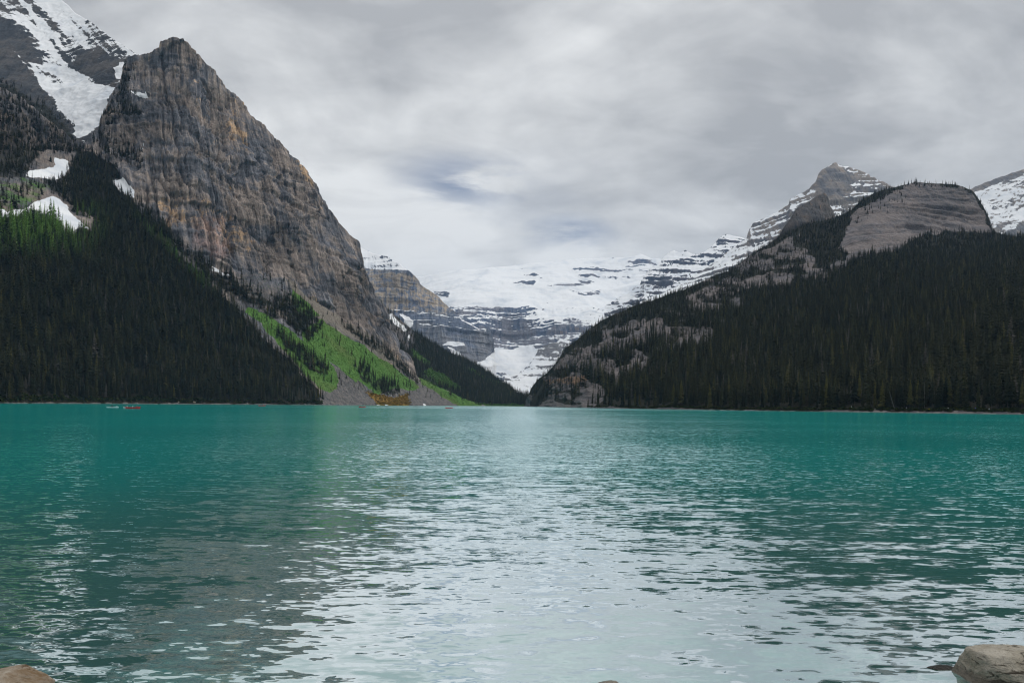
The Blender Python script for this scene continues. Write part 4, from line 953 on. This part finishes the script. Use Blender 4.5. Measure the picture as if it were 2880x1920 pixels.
boat(317, 262, 4.9, math.pi-.06, 'white_hull', 'white kayak with one paddler ahead of the long red canoe', [(.02, 'black', 'paddler in black sitting in the white kayak')], kayak=True)
boat(737, 520, 5.2, .15, 'red_hull', 'small red canoe by the shore where the forest ends', [(.20, 'red', 'paddler in red in the canoe by the forest end')])
boat(1019, 470, 4.8, .5, 'red_hull', 'red canoe with two paddlers below the grey scree', [(.22, 'maroon', 'front paddler in the canoe below the grey scree'), (-.28, 'black', 'rear paddler in the canoe below the grey scree')])
boat(1168, 640, 6.0, .1, 'grey_hull', 'grey canoe with three dark figures below the second scree', [(.28, 'black', 'front figure in the grey canoe'), (.0, 'black', 'middle figure in the grey canoe'), (-.30, 'maroon', 'rear figure in the grey canoe')])
boat(1263, 440, 4.9, .05, 'red_hull', 'red canoe with two paddlers farthest out toward the bright valley water', [(.24, 'red', 'front paddler of the canoe in the bright valley water'), (-.28, 'red', 'rear paddler of the canoe in the bright valley water')])
bag = bmesh.new(); bmesh.ops.create_icosphere(bag, subdivisions=2, radius=.28)
for v in bag.verts: v.co.z = v.co.z*.8+.05*math.sin(v.co.x*9); v.co.x *= 1.3
bme = bpy.data.meshes.new('dry_bag'); bag.to_mesh(bme); bag.free(); bme.materials.append(CLOTH['white'])
kp = on_water(317, 262); bo = link('dry_bag', bme); bo.location = (kp.x+1.5, kp.y, .42); tag(bo, 'white bag on the deck of the white kayak', 'bag')

for px, back, top, lb in ((2394, 3, 'white', 'walker in white at the near end of the shore path'), (2535, 3, 'white', 'walker in white beside the driftwood'), (2549, 4, 'grey', 'walker in grey just past the driftwood'), (2591, 3, 'grey', 'walker in grey just ahead of the one in yellow'),
                          (2613, 2, 'yellow', 'walker in bright yellow on the shore path'), (2667, 3, 'white', 'walker in white between the yellow and the blue walkers'), (2744, 2.5, 'blue', 'walker in blue on the shore path'), (2781, 2.5, 'pale', 'walker in pale blue past the walker in blue')):
    p = on_slope(T7, px, back); person((p.x, p.y, p.z-.03), math.pi+.6, 'stand', top, lb, 'walkers on the shore path')

# ---- driftwood and shore stones
def log(p, L, rz, r, label, tilt=.04):
    V, F = trunk_mesh(r, 1.0, 7); V = V.copy(); V[:, 2] = (V[:, 2]-.5)*L; V[:, :2] *= 1.0; V[:, 0] += .12*np.sin(V[:, 2]*1.1)
    k = V[:, 2] > L*.4; V[k, :2] *= 3.0
    o = link('driftwood', mesh_np('driftwood', V, F, M['deadwood'])); o.location = (p[0], p[1], p[2]+r*.6); o.rotation_euler = (math.pi/2, tilt, rz); tag(o, label, 'log'); return o
log(on_slope(T7, 2520, 1), 6, 1.4, .28, 'bleached log lying at the foot of the leaning trunk'); log(on_slope(T7, 2553, .2), 3.4, 1.7, .22, 'short pale log at the water edge beside the walkers')
log(on_slope(T7, 2710, .2), 4, 1.6, .2, 'pale log at the water edge before the walker in blue'); log(on_slope(T1, 440, .2), 6, 1.5, .3, 'pale log at the water edge past the long red canoe'); log(on_slope(T1, 70, .2), 6, 1.6, .25, 'pale log on the shore at the picture edge below the forest')

M['boulder_rock'] = None
def boulder_mat(name, a, b, dark, wet=0.05):
    m, t, out = new_mat(name); co = t.node('ShaderNodeTexCoord').outputs['Object']; pos = t.node('ShaderNodeNewGeometry').outputs['Position']
    n1 = t.noise(co, 3.5, 8, .65, .4); n2 = t.noise(co, 16, 8, .7); n3 = t.noise(t.scaled(co, 1, 1, 3), 5, 6, .7, .8); n4 = t.noise(co, 70, 4, .6)
    c = t.mix(t.step(n1, .35, .65), a, b); c = t.mix(t.step(n3, .53, .62), c, dark); c = t.mix(t.math('MULTIPLY', t.step(n2, .52, .68), .55), c, tuple(x*.5 for x in b))
    c = t.mix(t.math('MULTIPLY', t.step(n4, .58, .7), .5), c, dark)
    z = t.node('ShaderNodeSeparateXYZ', {0: pos}).outputs[2]; wl = t.step(t.math('ADD', z, t.math('MULTIPLY', t.math('SUBTRACT', n1, .5), .10)), .10, .03)
    c = t.mix(t.math('MULTIPLY', wl, .75), c, tuple(x*.30 for x in a))
    bp = t.node('ShaderNodeBump', {'Height': t.math('ADD', t.math('MULTIPLY', n3, .5), t.math('ADD', n1, t.math('MULTIPLY', n2, .4))), 'Distance': .09, 'Strength': 1.0})
    principled(t, out, c, t.mixf(wl, .85, .35), bp.outputs[0], spec=.3); return m
BR = boulder_mat('pale_boulder', (.36, .32, .25), (.46, .42, .35), (.06, .05, .035)); BL = boulder_mat('brown_boulder', (.20, .125, .06), (.48, .42, .34), (.12, .07, .03)); BD = boulder_mat('wet_stone', (.035, .03, .022), (.07, .06, .04), (.02, .018, .012))
def boulder(name, loc, size, seed, mat, label, rz=0., peak=0.0):
    bm = bmesh.new(); bmesh.ops.create_icosphere(bm, subdivisions=6, radius=1.0); V = np.array([v.co[:] for v in bm.verts])
    cell = V*1.1+seed*3.7
    r = 1+.22*fbm(cell, 2, seed)+.10*ridged(V*2.4+seed, 3, seed+3)+.03*fbm(V*9, 4, seed+5)
    for k in range(9):                                       # flat fracture faces
        rd = np.random.default_rng(seed*31+k); nrm = rd.normal(size=3); nrm[2] = abs(nrm[2])*.7; nrm /= np.linalg.norm(nrm); d = .80+.16*rd.random(); h = (V*r[:, None])@nrm
        r = np.where(h > d, r*(d+(h-d)*.25)/h, r)
    V = V*r[:, None]; V[:, 2] += peak*np.clip(1-np.abs(V[:, 0])*1.2, 0, 1)*(V[:, 2] > 0)
    for v, q in zip(bm.verts, V): v.co = q*np.array(size)
    me = bpy.data.meshes.new(name); bm.to_mesh(me); bm.free(); me.materials.append(mat); me.polygons.foreach_set('use_smooth', np.ones(len(me.polygons), bool))
    o = link(name, me); o.location = loc; o.rotation_euler = (0, 0, rz); tag(o, label, 'rock'); return o
def depth_at(py, px, z=0.0):
    _, zz = ray(px, py); return (z-EYE)/float(zz)
def at(px, py, z=0.0):
    D = depth_at(py, px, z); x, _ = ray(px, py); return Vector((float(x)*D, D, z))
p = at(2840, 1905, 0.0); boulder('boulder', (p.x+.02, p.y-.02, -.10), (.50, .40, .42), 4, BR, 'large pale speckled boulder at the water edge under the forest side', .3)
p = at(2655, 1876, 0.0); boulder('boulder', (p.x, p.y, -.03), (.17, .08, .055), 9, BD, 'small dark wet stone touching the large pale boulder')
p = at(60, 1945, 0.0); boulder('boulder', (p.x-.16, p.y-.10, -.105), (.50, .34, .30), 6, BL, 'brown and cream boulder at the water edge under the cliff side', -.2, .1)
p = at(1708, 1935, 0.0); boulder('boulder', (p.x, p.y, -.04), (.15, .12, .10), 11, BR, 'small pale rock tip just breaking the water in the middle foreground')
for px, T, r, lb in ((545, T1, 1.5, 'pale grey boulder on the shore past the long red canoe'), (500, T1, .8, 'small pale stone on the shore beside the grey boulder'), (2460, T7, .7, 'small grey stone on the shore before the driftwood')):
    q = on_slope(T, px, .3); boulder('boulder', (q.x, q.y, q.z), (r*1.3, r, r*.8), int(px), BR, lb)

# ---------------------------------------------------------------- air and low cloud
def volume_mat(name, col, density, aniso=0.2):
    m, t, out = new_mat(name)
    v = t.node('ShaderNodeVolumePrincipled', {'Color': col, 'Density': density, 'Anisotropy': aniso}); t.l.new(v.outputs[0], out.inputs['Volume']); return m
def box(name, lo, hi, mat):
    v = np.array([(x, y, z) for z in (lo[2], hi[2]) for x, y in ((lo[0], lo[1]), (hi[0], lo[1]), (hi[0], hi[1]), (lo[0], hi[1]))], float)
    return link(name, mesh_np(name, v, np.array([(3, 2, 1, 0), (4, 5, 6, 7), (0, 1, 5, 4), (1, 2, 6, 5), (2, 3, 7, 6), (3, 0, 4, 7)]), mat, smooth=False))
HAZE = True
if HAZE:
    hz = box('haze', (-17000, -17000, -12), (17000, 17000, 2300), volume_mat('haze_air', (.42, .66, 1.0), 2.4e-5)); tag(hz, 'thin blue mountain air over the whole valley', 'haze', kind='stuff')
